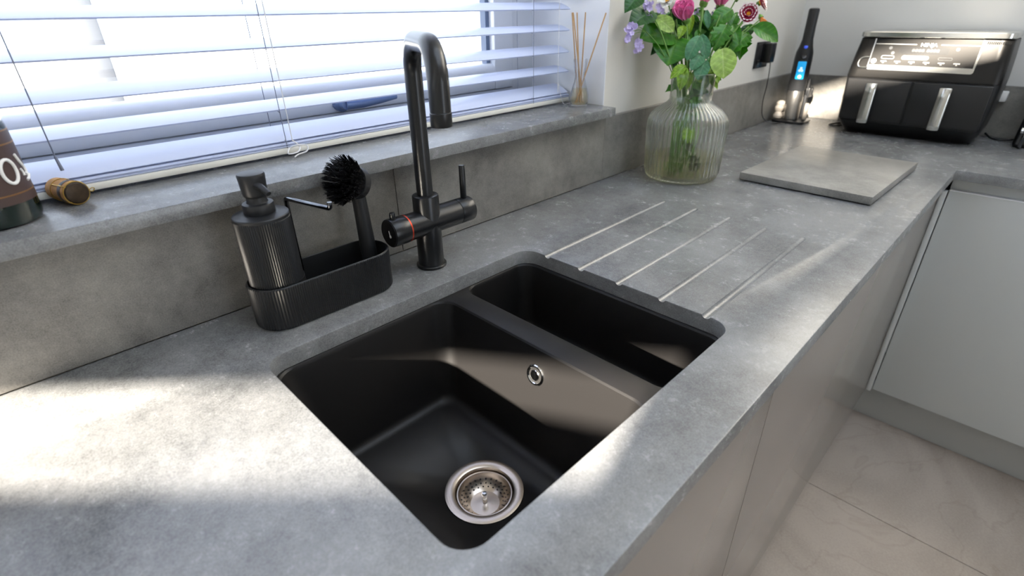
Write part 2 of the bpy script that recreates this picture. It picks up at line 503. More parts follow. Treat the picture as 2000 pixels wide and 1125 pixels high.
# floor: bed of grout with a tile on it for every piece
fl = boxo('floor', (XL, WALL_X, YB, WALL_Y, -0.03, -0.004), 'grout'); tag(fl, 'floor of large beige stone-look tiles', kind='structure')
bm = bmesh.new(); box(bm, 0.001, 0.599, 0.001, 1.199, -0.004, 0.0, bev=0.0012, seg=1)
tile0 = finish('floor_tile', bm, 'floor_stone', fl)
tile0.location = (1.345 - 0.6, -1.7, 0)
tiles_x = [1.345 + 0.6 * k for k in range(-4, 2)]
for tx in tiles_x:
    for k in range(-2, 2):
        ty = -1.7 + 1.2 * k - (0.0 if True else 0)
        if abs(tx - 0.745) < 1e-6 and k == 0: continue
        if tx + 0.6 > WALL_X + 0.35 or ty + 1.2 > 0.75 or ty < -4.3: continue
        linkmesh('floor_tile', tile0.data, fl, (tx, ty, 0))
# window wall with its opening (opening from x=-0.85 to 1.03, sill level up to 1.35 above it)
SILL = H + 0.1877
bm = bmesh.new()
prism(bm, [(XL, 0), (WALL_X + 0.2, 0), (WALL_X + 0.2, ZC), (XL, ZC)], 0, 0.33,
      holes=[[(-0.85, H + 0.165), (REV_X, H + 0.165), (REV_X, SILL + 1.1), (-0.85, SILL + 1.1)]])
xf(bm, bm.verts[:], Matrix.Translation((0, WALL_Y + 0.33, 0)) @ Matrix.Rotation(PI / 2, 4, 'X'))
wf = finish('wall_window', bm, 'wall_paint', smooth=False); tag(wf, 'pale plaster wall around the window', kind='structure')
# bright white paint on the reveal cheek
rv = boxo('window_reveal', (REV_X - 0.002, REV_X + 0.0, WALL_Y + 0.0005, 0.30, SILL, SILL + 1.1), 'reveal_paint', wf)
wr = boxo('wall_right', (WALL_X, WALL_X + 0.15, YB, WALL_Y + 0.33, 0, ZC), 'wall_paint_cool'); tag(wr, 'pale grey painted end wall behind the air fryer', kind='structure')
bm = bmesh.new()                                       # ceiling; the unseen roof light is added to brighten the worktop from above
prism(bm, [(XL - 0.05, YB), (WALL_X + 0.15, YB), (WALL_X + 0.15, WALL_Y + 0.33), (XL - 0.05, WALL_Y + 0.33)], ZC, ZC + 0.1,
      holes=[[(0.0, -2.3), (1.9, -2.3), (1.9, -0.45), (0.0, -0.45)]])
ce = finish('ceiling', bm, 'ceiling_paint', smooth=False); tag(ce, 'white ceiling with a glazed roof light added for top light', kind='structure')
boxo('added_roof_light', (-0.01, 1.91, -2.31, -0.44, ZC + 0.1002, ZC + 0.106), 'pane_glass', ce)
# unseen side wall; its two raking slots are added to shape the sun streaks
def slot(c0, c1, y0, y1):
    f = lambda c, y: (c + 0.0526 - 0.0544 * y) / 0.1386 + H
    return [(y0, f(c0, y0)), (y1, f(c0, y1)), (y1, f(c1, y1) + 0.0095), (y0, f(c1, y0) + 0.0095)]
bm = bmesh.new()
prism(bm, [(YB, 0), (WALL_Y, 0), (WALL_Y, ZC), (YB, ZC)], 0, 0.02,
      holes=[slot(-0.0215, -0.0099, -0.893, -0.06), slot(0.1150, 0.1262, -1.38, -0.80)])
Mx = Matrix(((0, 0, 1, XL - 0.02), (1, 0, 0, 0), (0, 1, 0, 0), (0, 0, 0, 1)))
xf(bm, bm.verts[:], Mx)
wl = finish('wall_left', bm, 'wall_paint', smooth=False); tag(wl, 'unseen plaster side wall with two slots added to shape the sun', kind='structure')

# unseen rear wall added to dim the room; opening sized for the fill light
bm = bmesh.new()
prism(bm, [(XL, 0), (WALL_X, 0), (WALL_X, ZC), (XL, ZC)], 0, 0.2, holes=[[(0.0, 0.02), (1.2, 0.02), (1.2, 2.1), (0.0, 2.1)]])
xf(bm, bm.verts[:], Matrix.Translation((0, YB, 0)) @ Matrix.Rotation(PI / 2, 4, 'X'))
wb = finish('wall_rear', bm, 'wall_paint', smooth=False); tag(wb, 'unseen plaster wall added to dim the room, opening sized for fill light', kind='structure')

# ------------------------------------------------------------------ window
WY = 0.256                 # inner face of the outer frame
win = thing('window_1', 'white plastic casement window behind the blind', None, (0, 0, 0), kind='structure')
FZ0, FZ1, FX0, FX1 = SILL - 0.004, SILL + 1.1, -0.85, REV_X
bm = bmesh.new()
for d in ((FX0, FX0 + 0.07, WY, WY + 0.07, FZ0, FZ1), (FX1 - 0.085, FX1, WY, WY + 0.07, FZ0, FZ1),
          (FX0 + 0.0701, FX1 - 0.0851, WY - 0.010, WY + 0.07, FZ0, FZ0 + 0.0392), (FX0 + 0.0701, FX1 - 0.0851, WY, WY + 0.07, FZ1 - 0.06, FZ1)):
    box(bm, *d, bev=0.004)
fr = finish('window_frame', bm, 'upvc', win)
# opening sash, a little proud of the frame
SX0, SX1, SZ0, SZ1 = FX0 + 0.074, FX1 - 0.089, FZ0 + 0.040, FZ1 - 0.064
bm = bmesh.new()
bx = 0.066
for d in ((SX0, SX0 + bx, WY - 0.014, WY + 0.05, SZ0, SZ1), (SX1 - bx, SX1, WY - 0.014, WY + 0.05, SZ0, SZ1),
          (SX0 + bx + 0.0001, SX1 - bx - 0.0001, WY - 0.014, WY + 0.05, SZ0, SZ0 + 0.04), (SX0 + bx + 0.0001, SX1 - bx - 0.0001, WY - 0.014, WY + 0.05, SZ1 - 0.06, SZ1)):
    box(bm, *d, bev=0.005)
sash = finish('sash', bm, 'upvc', win)
bm = bmesh.new()
cyl(bm, (SX0 + bx, WY + 0.004, SZ0 + 0.045), (SX1 - bx, WY + 0.004, SZ0 + 0.045), 0.0165, n=28, caps=True)
box(bm, SX0 + bx, SX1 - bx, WY + 0.004, WY + 0.023, SZ0 + 0.041, SZ0 + 0.060, bev=0.002)
finish('glazing_bead', bm, 'upvc', sash)
boxo('gasket', (SX1 - bx - 0.012, SX1 - bx - 0.0002, WY + 0.004, WY + 0.023, SZ0 + 0.0605, SZ1 - 0.061), 'upvc_gasket', sash)
boxo('frame_gasket', (SX1 - 0.0005, SX1 + 0.0045, WY - 0.004, WY + 0.03, SZ0, SZ1), 'upvc_gasket', win)
boxo('pane', (SX0 + bx + 0.0002, SX1 - bx - 0.0002, WY + 0.024, WY + 0.028, SZ0 + 0.0402, SZ1 - 0.0602), 'pane_glass', win)
bm = bmesh.new()
lathe(bm, [(0.016, 0), (0.016, 0.012), (0.010, 0.018), (0.010, 0.03)], 20)
xf(bm, bm.verts[:], Matrix.Translation((0.435, WY - 0.014, SZ0 + 0.018)) @ Matrix.Rotation(PI / 2, 4, 'X'))
tube(bm, [(0.435, WY - 0.040, SZ0 + 0.018), (0.47, WY - 0.046, SZ0 + 0.018), (0.51, WY - 0.048, SZ0 + 0.020), (0.55, WY - 0.046, SZ0 + 0.022)], [0.011, 0.010, 0.0085, 0.006], 12)
finish('window_handle', bm, mat('handle_grey', rgb(120, 140, 180), 0.3, metal=0.5), win)
# sill board
sl = boxo('window_sill', (-0.98, 1.0236, -0.0292, WY + 0.005, SILL - 0.0208, SILL), 'worktop_stone', bev=0.0012)
tag(sl, 'grey stone-look window sill under the blind', kind='structure')
# garden side
gr = boxo('ground_outside', (-12, 16, 0.36, 30, 0.0, 0.05), 'paving'); tag(gr, 'pale paving outside the window', kind='structure')
bm = bmesh.new(); box(bm, -0.05, 0.05, -0.05, 0.05, 0, 2.2, bev=0.006); box(bm, -0.06, 0.06, -0.06, 0.06, 2.2, 2.24, bev=0.006)
po = finish('garden_post', bm, 'post_white'); po.location = (0.243, 1.55, 0.05); tag(po, 'pale post outside seen hazily through the blind', 'post')

# ------------------------------------------------------------------ worktop and upstands
WF, WB = -0.6604, -0.0002
XC = 1.7343
TH = 0.026
SX = (0.0553, 0.5605); SY = (-0.5698, -0.1637)
bm = bmesh.new()
hole = [(p[0], p[1]) for p in rrect(SX[0], SX[1], SY[0], SY[1], 0.030, n=8)]
prism(bm, [(XL + 0.002, WF), (XC, WF), (XC, -2.3), (2.290, -2.3), (2.290, WB), (XL + 0.002, WB)], H - TH, H, holes=[hole], bev_top=0.0018)
wt = finish('worktop', bm, 'worktop_stone', angle=28)
tag(wt, 'grey stone-look L-shaped worktop with drainer grooves beside the sink', 'worktop')
# drainer grooves: five ramped round-bottomed channels, deepest at the sink
gy = [-0.2175, -0.2955, -0.375, -0.4555, -0.5295]
gx1 = [0.980, 0.982, 0.979, 0.968, 0.966]
cut = bmesh.new()
for y, x1 in zip(gy, gx1):
    rings = []
    for x, zc in ((0.545, 0.0020), (0.70, 0.0030), (0.85, 0.0042), (x1 - 0.008, 0.0054), (x1, 0.0066)):
        rings.append([(x, y + 0.0072 * math.cos(2 * PI * i / 16), H + zc + 0.0072 * math.sin(2 * PI * i / 16)) for i in range(16)])
    loft(cut, rings)
co = finish('groove_cutter', cut, 'worktop_stone')
md = wt.modifiers.new('grooves', 'BOOLEAN'); md.operation = 'DIFFERENCE'; md.object = co; md.solver = 'EXACT'
apply_mods(wt)
bpy.data.objects.remove(co)
wt.data.polygons.foreach_set('use_smooth', [True] * len(wt.data.polygons)); wt.data.set_sharp_from_angle(angle=R(28))

def upstand(dims, label):
    o = boxo('upstand', dims, 'splash_stone', bev=0.0008, seg=1)
    return tag(o, label, 'upstand')
U0 = H + 0.0002
upstand((XL + 0.002, 0.3905, 0.0, WALL_Y - 0.0003, U0, SILL - 0.0212), 'tall grey stone-look splashback panel behind the soap dispenser')
upstand((0.3915, 1.0236, 0.0, WALL_Y - 0.0003, U0, SILL - 0.0212), 'tall grey stone-look splashback panel behind the black tap')
upstand((1.0242, 2.2905, 0.0, WALL_Y - 0.0003, U0, H + 0.1608), 'low grey stone-look upstand behind the flower vase')
upstand((2.2910, WALL_X - 0.0003, -2.3, WALL_Y - 0.0003, U0, H + 0.1608), 'low grey stone-look upstand behind the air fryer')

# ------------------------------------------------------------------ base cabinets
DY = -0.6435               # door face of the sink run
DX = 1.7545                # door face of the end run
DZ0 = H - 0.7625
DZ1 = H - 0.062
def cabinet_sinkrun(x0, x1, label, z_inner):
    t = thing('base_cabinet', label, 'cabinet', (x0, DY, 0), group='base cabinets under the sink worktop')
    wdt = x1 - x0
    bm = bmesh.new()
    for a, b in ((0.0, 0.018), (wdt - 0.018, wdt)):
        box(bm, a, b, 0.021, 0.60, 0.15, H - 0.25)
    box(bm, 0.018, wdt - 0.018, 0.021, 0.60, 0.15, 0.168)
    box(bm, 0.018, wdt - 0.018, 0.585, 0.60, 0.168, H - 0.25)
    finish('carcass', bm, 'cabinet_carcass', t)
    boxo('door', (0.0012, wdt - 0.0012, 0.0, 0.019, DZ0, DZ1), 'cabinet_gloss', t, bev=0.0012)
    boxo('handle_rail', (0.0, wdt, 0.026, 0.032, DZ1 - 0.025, H - TH - 0.0008), 'cabinet_rail', t)
    return t
cabinet_sinkrun(-0.64, -0.0395, 'glossy grey base cabinet in front of the bright worktop patch', 0)
cabinet_sinkrun(-0.039, 0.561, 'glossy grey base cabinet directly under the black sink', 0)
cabinet_sinkrun(0.562, 1.735, 'wide glossy grey base cabinet between the sink and the corner', 0)
def cabinet_endrun(y0, y1, label):
    """y0 > y1: from the corner towards the room"""
    t = thing('base_cabinet', label, 'cabinet', (DX, y0, 0), -PI / 2, group='base cabinets along the end wall')
    wdt = y0 - y1               # local x runs towards the room, local y into the cabinet
    bm = bmesh.new()
    for a, b in ((0.0, 0.018), (wdt - 0.018, wdt)):
        box(bm, a, b, 0.021, 0.53, 0.15, H - TH - 0.0005)
    box(bm, 0.018, wdt - 0.018, 0.021, 0.53, 0.15, 0.168)
    box(bm, 0.018, wdt - 0.018, 0.515, 0.53, 0.168, H - TH - 0.0005)
    finish('carcass', bm, 'cabinet_carcass', t)
    boxo('door', (0.0015, wdt - 0.0015, 0.0, 0.019, DZ0, DZ1), 'cabinet_satin', t, bev=0.0016)
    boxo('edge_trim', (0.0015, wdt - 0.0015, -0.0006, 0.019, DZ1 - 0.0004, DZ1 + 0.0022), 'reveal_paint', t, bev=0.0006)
    boxo('handle_rail', (0.0, wdt, 0.020, 0.026, DZ1 - 0.02, H - TH - 0.004), 'cabinet_rail', t)
    return t
cabinet_endrun(-0.658, -1.258, 'satin pale grey base cabinet standing in the inner corner')
cabinet_endrun(-1.2585, -1.8585, 'satin pale grey base cabinet further along the end wall')
bm = bmesh.new(); box(bm, 1.7365, 1.7530, -0.6575, DY - 0.0006, DZ0, DZ1 + 0.001, bev=0.0012)
tag(finish('corner_post', bm, 'cabinet_rail'), 'slim pale grey filler post in the cabinet corner', 'filler post')
pl = boxo('plinth', (1.8069, 1.8219, -2.2, -0.56, 0.001, 0.148), 'plinth_gloss', bev=0.001); tag(pl, 'grey plinth board under the end wall cabinets', 'plinth')
pl = boxo('plinth', (XL + 0.01, 1.806, -0.5935, -0.5785, 0.001, 0.148), 'plinth_gloss', bev=0.001); tag(pl, 'grey plinth board under the sink cabinets', 'plinth')

# ------------------------------------------------------------------ sink
sink = thing('sink', 'black composite undermount sink with one and a half bowls', 'sink', (0, 0, H))
ZT = -TH - 0.0004
def bowl(bm, x0, x1, y0, y1, zb, draft, rtop, hole=None):
    def ring(ins, z, rr): return rrect(x0 + ins, x1 - ins, y0 + ins, y1 - ins, rr, z, 8)
    rings = [ring(0, ZT, rtop), ring(0.002, ZT - 0.0008, rtop), ring(0.004, ZT - 0.0035, rtop), ring(0.005, ZT - 0.008, rtop)]
    fr_ = 0.016
    for k in range(1, 5): rings.append(ring(0.005 + (draft - 0.005) * k / 4 , ZT - 0.008 + (zb + fr_ - ZT + 0.008) * k / 4, rtop))
    for k in range(1, 6):
        a = PI / 2 * k / 5
        rings.append(ring(draft + fr_ * (1 - math.cos(a)), zb + fr_ * (1 - math.sin(a)), max(rtop - fr_ * 0.6 * (1 - math.cos(a)), 0.01)))
    vr = loft(bm, rings, False, False)
    es = [bm.edges.get((vr[-1][i], vr[-1][(i + 1) % len(vr[-1])])) for i in range(len(vr[-1]))]
    if hole:
        hv = [bm.verts.new(p) for p in circ(hole[2], 40, zb - 0.001, hole[0], hole[1])]
        es += [bm.edges.new((hv[i], hv[(i + 1) % 40])) for i in range(40)]
    bmesh.ops.triangle_fill(bm, use_beauty=True, edges=es, normal=(0, 0, 1))
    return vr[0]
bm = bmesh.new()
DR = (0.2285, -0.3955)
MB = (0.058, 0.361, SY[0] - 0.002, SY[1] + 0.002)
SB = (0.397, 0.5600, SY[0] - 0.002, SY[1] + 0.002)
r1 = bowl(bm, *MB, -0.20, 0.034, 0.030, (DR[0], DR[1], 0.044))
r2 = bowl(bm, *SB, -0.155, 0.014, 0.026, None)
out = [bm.verts.new(p) for p in rrect(SX[0] - 0.03, SX[1] + 0.03, SY[0] - 0.03, SY[1] + 0.03, 0.04, ZT, 6)]
es = [bm.edges.new((out[i], out[(i + 1) % len(out)])) for i in range(len(out))]
for rr in (r1, r2): es += [bm.edges.get((rr[i], rr[(i + 1) % len(rr)])) for i in range(len(rr))]
bmesh.ops.triangle_fill(bm, use_beauty=True, edges=es, normal=(0, 0, 1))
bmesh.ops.recalc_face_normals(bm, faces=bm.faces[:])
flat = [f for f in bm.faces if abs(f.normal.z) > 0.9]
if sum(f.normal.z * f.calc_area() for f in flat) < 0: bmesh.ops.reverse_faces(bm, faces=bm.faces[:])
so = finish('basin', bm, 'composite_black', sink, angle=24, recalc=False)
sm = so.modifiers.new('wall', 'SOLIDIFY'); sm.thickness = 0.006; sm.offset = -1
# waste flange
bm = bmesh.new()
lathe(bm, [(0.0565, 0.0004), (0.0560, 0.0022), (0.052, 0.0030), (0.045, 0.0024), (0.0425, 0.0012), (0.041, -0.004), (0.0405, -0.012), (0.038, -0.020), (0.038, -0.045), (0.02, -0.05)], 56, DR, False, True)
fo = finish('waste_flange', bm, 'steel', sink, recalc=False); fo.location = (0, 0, -0.201)
# overflow on the divider wall
bm = bmesh.new()
lathe(bm, [(0.0165, 0.0), (0.0165, 0.0016), (0.0150, 0.0030), (0.0130, 0.0028), (0.0118, 0.0012), (0.0118, 0.0004)], 36, cap0=False, cap1=False)
ov = finish('overflow_ring', bm, 'chrome', sink, recalc=False)
ov.matrix_local = Matrix.Translation((0.349, -0.383, -0.069)) @ frame_from((-1, 0, 0.20))
bm = bmesh.new(); lathe(bm, [(0.0118, 0.0006), (0.0117, 0.0008)], 30)
finish('overflow_hole', bm, 'dark_hole', ov)
bm = bmesh.new(); lathe(bm, [(0.0085, 0.0008), (0.0085, 0.0024), (0.0075, 0.0030), (0.004, 0.0026)], 30)
finish('overflow_cap', bm, 'chrome', ov)

# strainer basket resting in the waste
st = thing('sink_strainer', 'round steel basket strainer with holes and a knob in the sink waste', 'strainer', (DR[0], DR[1], H - 0.2165))
bm = bmesh.new()
prof = [(0.0400, 0.0100), (0.0395, 0.0118), (0.0378, 0.0118), (0.0365, 0.0085), (0.0350, 0.0030), (0.0325, 0.0005), (0.030, -0.003), (0.0235, -0.0075), (0.021, -0.0090), (0.012, -0.0085), (0.0, -0.0075)]
lathe(bm, prof, 56, cap0=False, cap1=False)
finish('basket', bm, 'steel', st, recalc=False)
hole_bm = bmesh.new(); 
for rr, zz, nn, hr in ((0.0335, 0.0022, 26, 0.00125), (0.0300, -0.0024, 26, 0.00115), (0.0262, -0.0052, 22, 0.0011)):
    for i in range(nn):
        a = 2 * PI * (i + 0.25) / nn
        nrm = Vector((-math.cos(a) * 0.55, -math.sin(a) * 0.55, 0.83))
        p = Vector((rr * math.cos(a), rr * math.sin(a), zz))
        vs = [hole_bm.verts.new(q) for q in circ(hr, 8)]
        hole_bm.faces.new(vs)
        xf(hole_bm, vs, Matrix.Translation(p + nrm * 0.0006) @ frame_from(nrm))
tag(finish('drain_holes', hole_bm, 'dark_hole', st, recalc=False), kind='stuff')
bm = bmesh.new(); lathe(bm, [(0.0035, -0.009), (0.0035, 0.002), (0.0030, 0.003), (0.0042, 0.004), (0.0048, 0.0065), (0.0044, 0.010), (0.0030, 0.0118), (0.0, 0.0122)], 20)
finish('knob', bm, 'chrome', st)

# ------------------------------------------------------------------ tap
tap = thing('mixer_tap', 'matt black kitchen tap with curved spout and red-ringed hot handle', 'tap', (0.391, -0.0895, H))
bm = bmesh.new(); lathe(bm, [(0.0262, 0.0004), (0.0268, 0.002), (0.0268, 0.0042), (0.0258, 0.0056), (0.0240, 0.0062)], 40)
finish('base_ring', bm, 'tap_black', tap)
bm = bmesh.new(); lathe(bm, [(0.0225, 0.005), (0.0225, 0.128), (0.0218, 0.1305), (0.0200, 0.1312), (0.0150, 0.1312)], 44)
finish('body', bm, 'tap_black', tap)
bm = bmesh.new()
sdx, sdy = -0.43, -0.90
sn = math.hypot(sdx, sdy); sdx /= sn; sdy /= sn
RA = 0.046; REACH = 0.178; zc = 0.321
pts = [(0, 0, 0.128), (0, 0, 0.18), (0, 0, 0.24), (0, 0, zc)]
for k in range(1, 13):
    a = PI / 2 * k / 12
    d = RA * (1 - math.cos(a)); pts.append((sdx * d, sdy * d, zc + RA * math.sin(a)))
for k in range(0, 13):
    a = PI / 2 * k / 12
    d = REACH - RA + RA * math.sin(a); pts.append((sdx * d, sdy * d, zc + RA * math.cos(a)))
pts.append((sdx * REACH, sdy * REACH, 0.2915))
tube(bm, pts, 0.0136, 28)
finish('spout', bm, 'tap_black', tap, angle=50)
bm = bmesh.new(); tx, ty = sdx * REACH, sdy * REACH
lathe(bm, [(0.0134, 0.2910), (0.0140, 0.2904), (0.0140, 0.2745), (0.0134, 0.2735), (0.0104, 0.2735), (0.0104, 0.2765), (0.0, 0.2765)], 32, (tx, ty))
finish('aerator', bm, 'tap_black', tap)
bm = bmesh.new(); cyl(bm, (-0.0455, 0, 0.083), (0.063, 0, 0.083), 0.0228, n=44)
finish('valve_body', bm, 'tap_black', tap)
hh = thing('hot_handle', None, None); hh.parent = tap
bm = bmesh.new(); cyl(bm, (-0.078, 0, 0.083), (-0.0472, 0, 0.083), 0.0238, n=44, bev=0.0012)
hb = finish('hot_handle', bm, 'tap_black', tap)
bpy.data.objects.remove(hh)
bm = bmesh.new(); cyl(bm, (-0.0475, 0, 0.083), (-0.0452, 0, 0.083), 0.0234, n=44); finish('red_ring', bm, 'red_copper', tap)
bm = bmesh.new(); cyl(bm, (-0.0788, 0, 0.083), (-0.0778, 0, 0.083), 0.0218, n=40); ec = finish('end_cap', bm, 'fryer_base', hb)
bm = bmesh.new(); cyl(bm, (-0.068, 0, 0.105), (-0.068, 0, 0.1165), 0.0048, n=18, bev=0.0008); finish('push_button', bm, 'tap_black', hb)
bm = bmesh.new()
cyl(bm, (-0.0793, -0.004, 0.079), (-0.0787, -0.004, 0.079), 0.0026, n=14)
cyl(bm, (-0.0793, -0.0035, 0.081), (-0.0793, -0.0015, 0.0885), 0.0006, n=8)
finish('tap_symbol', bm, 'white_print', hb)
bm = bmesh.new(); cyl(bm, (0.0645, 0, 0.083), (0.0955, 0, 0.083), 0.0228, n=44, bev=0.0022); lv = finish('lever_handle', bm, 'tap_black', tap)
bm = bmesh.new(); cyl(bm, (0.060, 0, 0.083), (0.066, 0, 0.083), 0.0215, n=40); finish('shadow_groove', bm, 'inner_black', tap)
bm = bmesh.new(); cyl(bm, (0.083, 0, 0.100), (0.083, 0, 0.1645), 0.0056, n=20, bev=0.0006); finish('lever_pin', bm, 'tap_black', lv)

# ------------------------------------------------------------------ sink caddy, soap dispenser, brush
cad = thing('sink_caddy', 'black ribbed sink caddy with a wire cloth rail beside the tap', 'caddy', (0.197, -0.0775, H))
def ribbed(loop, amp):
    out = []
    n = len(loop)
    for i in range(n):
        p = Vector(loop[i]); a = Vector(loop[i - 1]); b = Vector(loop[(i + 1) % n])
        t = (b - a).normalized(); nrm = Vector((t.y, -t.x, 0))
        out.append(tuple(p + nrm * (amp if i % 2 else 0.0)))
    return out
CH, CW = 0.067, 0.0405
bm = bmesh.new()
def st_(r, z, amp): return ribbed(stadium(-0.1105 + (CW - r), 0.1105 - (CW - r), 0, r, z, 64, 88), amp)
rings = [st_(CW - 0.004, 0.0005, 0), st_(CW - 0.0012, 0.002, 0.0003), st_(CW - 0.0006, 0.004, 0.0012), st_(CW, CH - 0.002, 0.0012), st_(CW - 0.0004, CH - 0.0006, 0.0), st_(CW - 0.0010, CH, 0),
         st_(CW - 0.0020, CH, 0), st_(CW - 0.0026, CH - 0.001, 0), st_(CW - 0.0030, 0.004, 0)]
loft(bm, rings)
finish('tray', bm, 'ribbed_black', cad, smooth=False)
bm = bmesh.new()                                    # collar that holds the dispenser
n = 48; rc = 0.0368
lo_ = [(-0.0695 + (rc + 0.0016) * math.cos(PI * (i / 24 - 0.5)), (rc + 0.0016) * math.sin(PI * (i / 24 - 0.5))) for i in range(25)]
li_ = [(-0.0695 + rc * math.cos(PI * (i / 24 - 0.5)), rc * math.sin(PI * (i / 24 - 0.5))) for i in range(25)]
prism(bm, lo_ + li_[::-1], 0.004, CH)
finish('collar', bm, 'ribbed_black', cad)
bm = bmesh.new()
path = [(-0.020, 0.030, 0.004), (-0.0205, 0.0302, 0.10), (-0.0205, 0.0302, 0.162)]
path += bez((-0.0205, 0.0302, 0.162), (-0.0205, 0.0302, 0.1665), (-0.0203, 0.0290, 0.168), (-0.0195, 0.024, 0.168), 6)[1:]
path += [(-0.000, -0.056, 0.168)]
path += bez((-0.000, -0.056, 0.168), (0.0010, -0.0615, 0.168), (0.0012, -0.0630, 0.170), (0.0012, -0.0630, 0.174), 5)[1:]
path += [(0.0012, -0.0630, 0.1775)]
tube(bm, path, 0.0034, 14)
finish('cloth_rail', bm, 'wire_dark_chrome', cad)

dis = thing('soap_dispenser', 'black ribbed soap dispenser with a pump standing in the sink caddy', 'soap dispenser', (0.1275, -0.0775, H + 0.0042))
def rcirc(r, z, amp, n=152):
    return [((r + (amp if i % 2 else 0)) * math.cos(2 * PI * i / n), (r + (amp if i % 2 else 0)) * math.sin(2 * PI * i / n), z) for i in range(n)]
bm = bmesh.new()
loft(bm, [rcirc(0.033, 0, 0), rcirc(0.0355, 0.002, 0.0003), rcirc(0.0356, 0.005, 0.0011), rcirc(0.0360, 0.155, 0.0011), rcirc(0.0362, 0.1562, 0), rcirc(0.0366, 0.1568, 0),
          rcirc(0.0366, 0.1600, 0), rcirc(0.0355, 0.1612, 0), rcirc(0.024, 0.1630, 0), rcirc(0.015, 0.1634, 0)])
finish('bottle', bm, 'ribbed_black', dis, smooth=False)
bm = bmesh.new(); lathe(bm, [(0.0198, 0.1632), (0.0203, 0.1642), (0.0203, 0.1745), (0.0195, 0.1765), (0.014, 0.1775), (0.0130, 0.180), (0.0130, 0.186)], 40)
finish('pump_collar', bm, 'plastic_black', dis)
bm = bmesh.new(); lathe(bm, [(0.0120, 0.184), (0.0150, 0.187), (0.0158, 0.190), (0.0172, 0.211), (0.0174, 0.2145), (0.0165, 0.2165), (0.0120, 0.2176), (0.0, 0.2178)], 40)
ph = finish('pump_head', bm, 'plastic_black', dis)
bm = bmesh.new(); tube(bm, [(-0.003, -0.010, 0.2035), (0.001, -0.0225, 0.2025), (0.0035, -0.0365, 0.1965), (0.0038, -0.0382, 0.1953)], [0.0044, 0.0042, 0.0038, 0.0036], 16)
nz = finish('nozzle', bm, 'plastic_black', ph)

br = thing('dish_brush', 'black round dish brush standing bristles-up in the sink caddy', 'brush', (0.283, -0.067, H + 0.0045))
bm = bmesh.new()
hp = smoothpath([(0.003, 0.002, 0.0), (0.002, 0.002, 0.05), (0.000, 0.001, 0.10), (-0.002, 0.0, 0.150)], 6)
tube(bm, hp, [0.0095 + 0.004 * (1 - abs(i / (len(hp) - 1) - 0.35)) * 0.9 for i in range(len(hp))], 20)
finish('brush_handle', bm, 'plastic_black', br, angle=60)
hc = Vector((-0.0035, 0.0, 0.167)); ha = Vector((-0.84, -0.30, 0.38)).normalized()
bm = bmesh.new()
vs = [v for r in lathe(bm, [(0.010, -0.012), (0.020, -0.011), (0.0245, -0.007), (0.0255, 0.000), (0.0255, 0.006), (0.0235, 0.0065), (0.0, 0.0065)], 40) for v in r]
xf(bm, vs, Matrix.Translation(hc) @ frame_from(ha))
finish('brush_head', bm, 'plastic_black', br)
bm = bmesh.new(); rnd = random.Random(3)
FH = Matrix.Translation(hc) @ frame_from(ha)
for ringn, rr in ((1, 0.0), (6, 0.0048), (12, 0.0095), (18, 0.0142), (24, 0.0188), (28, 0.0222)):
    for i in range(ringn):
        a = 2 * PI * (i + rnd.random() * 0.3) / ringn
        base = Vector((rr * math.cos(a), rr * math.sin(a), 0.006))
        k = rr / 0.0222
        for q in range(15):
            sp = 0.0008
            b0 = base + Vector((rnd.uniform(-sp, sp), rnd.uniform(-sp, sp), 0))
            ln = 0.036 - 0.007 * k * k + rnd.uniform(-0.0025, 0.002)
            tilt = 0.50 * k
            d = Vector((math.cos(a) * math.sin(tilt) + rnd.uniform(-.09, .09), math.sin(a) * math.sin(tilt) + rnd.uniform(-.09, .09), math.cos(tilt)))
            tip = b0 + d * ln
            p0 = FH @ b0; p1 = FH @ tip
            cyl(bm, p0, p1, 0.00050, 0.00046, n=3)
tag(finish('bristles', bm, 'brush_black', br, smooth=False), kind='stuff')

# ------------------------------------------------------------------ venetian blind
bl = thing('venetian_blind', 'white horizontal slat blind hanging in the window', 'blind', (0, 0, SILL))
BX0, BX1, BY0, BY1 = -0.845, 1.010, 0.112, 0.162
def slat_mesh():
    bm = bmesh.new(); n = 8
    top, bot = [], []
    prof = []
    for i in range(n + 1):
        t = i / n
        prof.append((BY0 + (BY1 - BY0) * t - (BY0 + BY1) / 2, 0.0030 * math.sin(PI * t)))
    ringp = prof + [(y * 0.90, z - 0.0030) for y, z in reversed(prof)]
    a = [bm.verts.new((BX0, y, z)) for y, z in ringp]; b = [bm.verts.new((BX1, y, z)) for y, z in ringp]
    ring_faces(bm, a, b); bm.faces.new(a[::-1]); bm.faces.new(b)
    return bm
s0 = finish('slat', slat_mesh(), 'blind_slat', bl, angle=50)
ymid = (BY0 + BY1) / 2
fronts = [0.0256, 0.0765, 0.1213, 0.1703, 0.2163] + [0.2163 + 0.0465 * k for k in range(1, 17)]
tilts = [R(a) for a in (22, 13, 17, 14, 17)] + [R(16)] * 16
zs = [f + 0.025 * math.sin(t) for f, t in zip(fronts, tilts)]
s0.location = (0, ymid, zs[0]); s0.rotation_euler = (tilts[0], 0, 0)
for z, tl in zip(zs[1:], tilts[1:]):
    linkmesh('slat', s0.data, bl, (0, ymid, z), (tl, 0, 0))
for k in range(2):                                    # slats gathered on the bottom rail
    linkmesh('slat', s0.data, bl, (0, ymid - 0.003, 0.0178 + 0.0038 * k), (R(3), 0, 0))
bm = bmesh.new(); box(bm, BX0, BX1, BY0 - 0.003, BY1 - 0.003, 0.0045, 0.0145, bev=0.002)
finish('bottom_rail', bm, 'blind_rail', bl)
bm = bmesh.new(); box(bm, BX0, BX1, BY0 - 0.005, BY1 + 0.01, 1.03, 1.075, bev=0.003)
finish('head_rail', bm, 'blind_rail', bl)
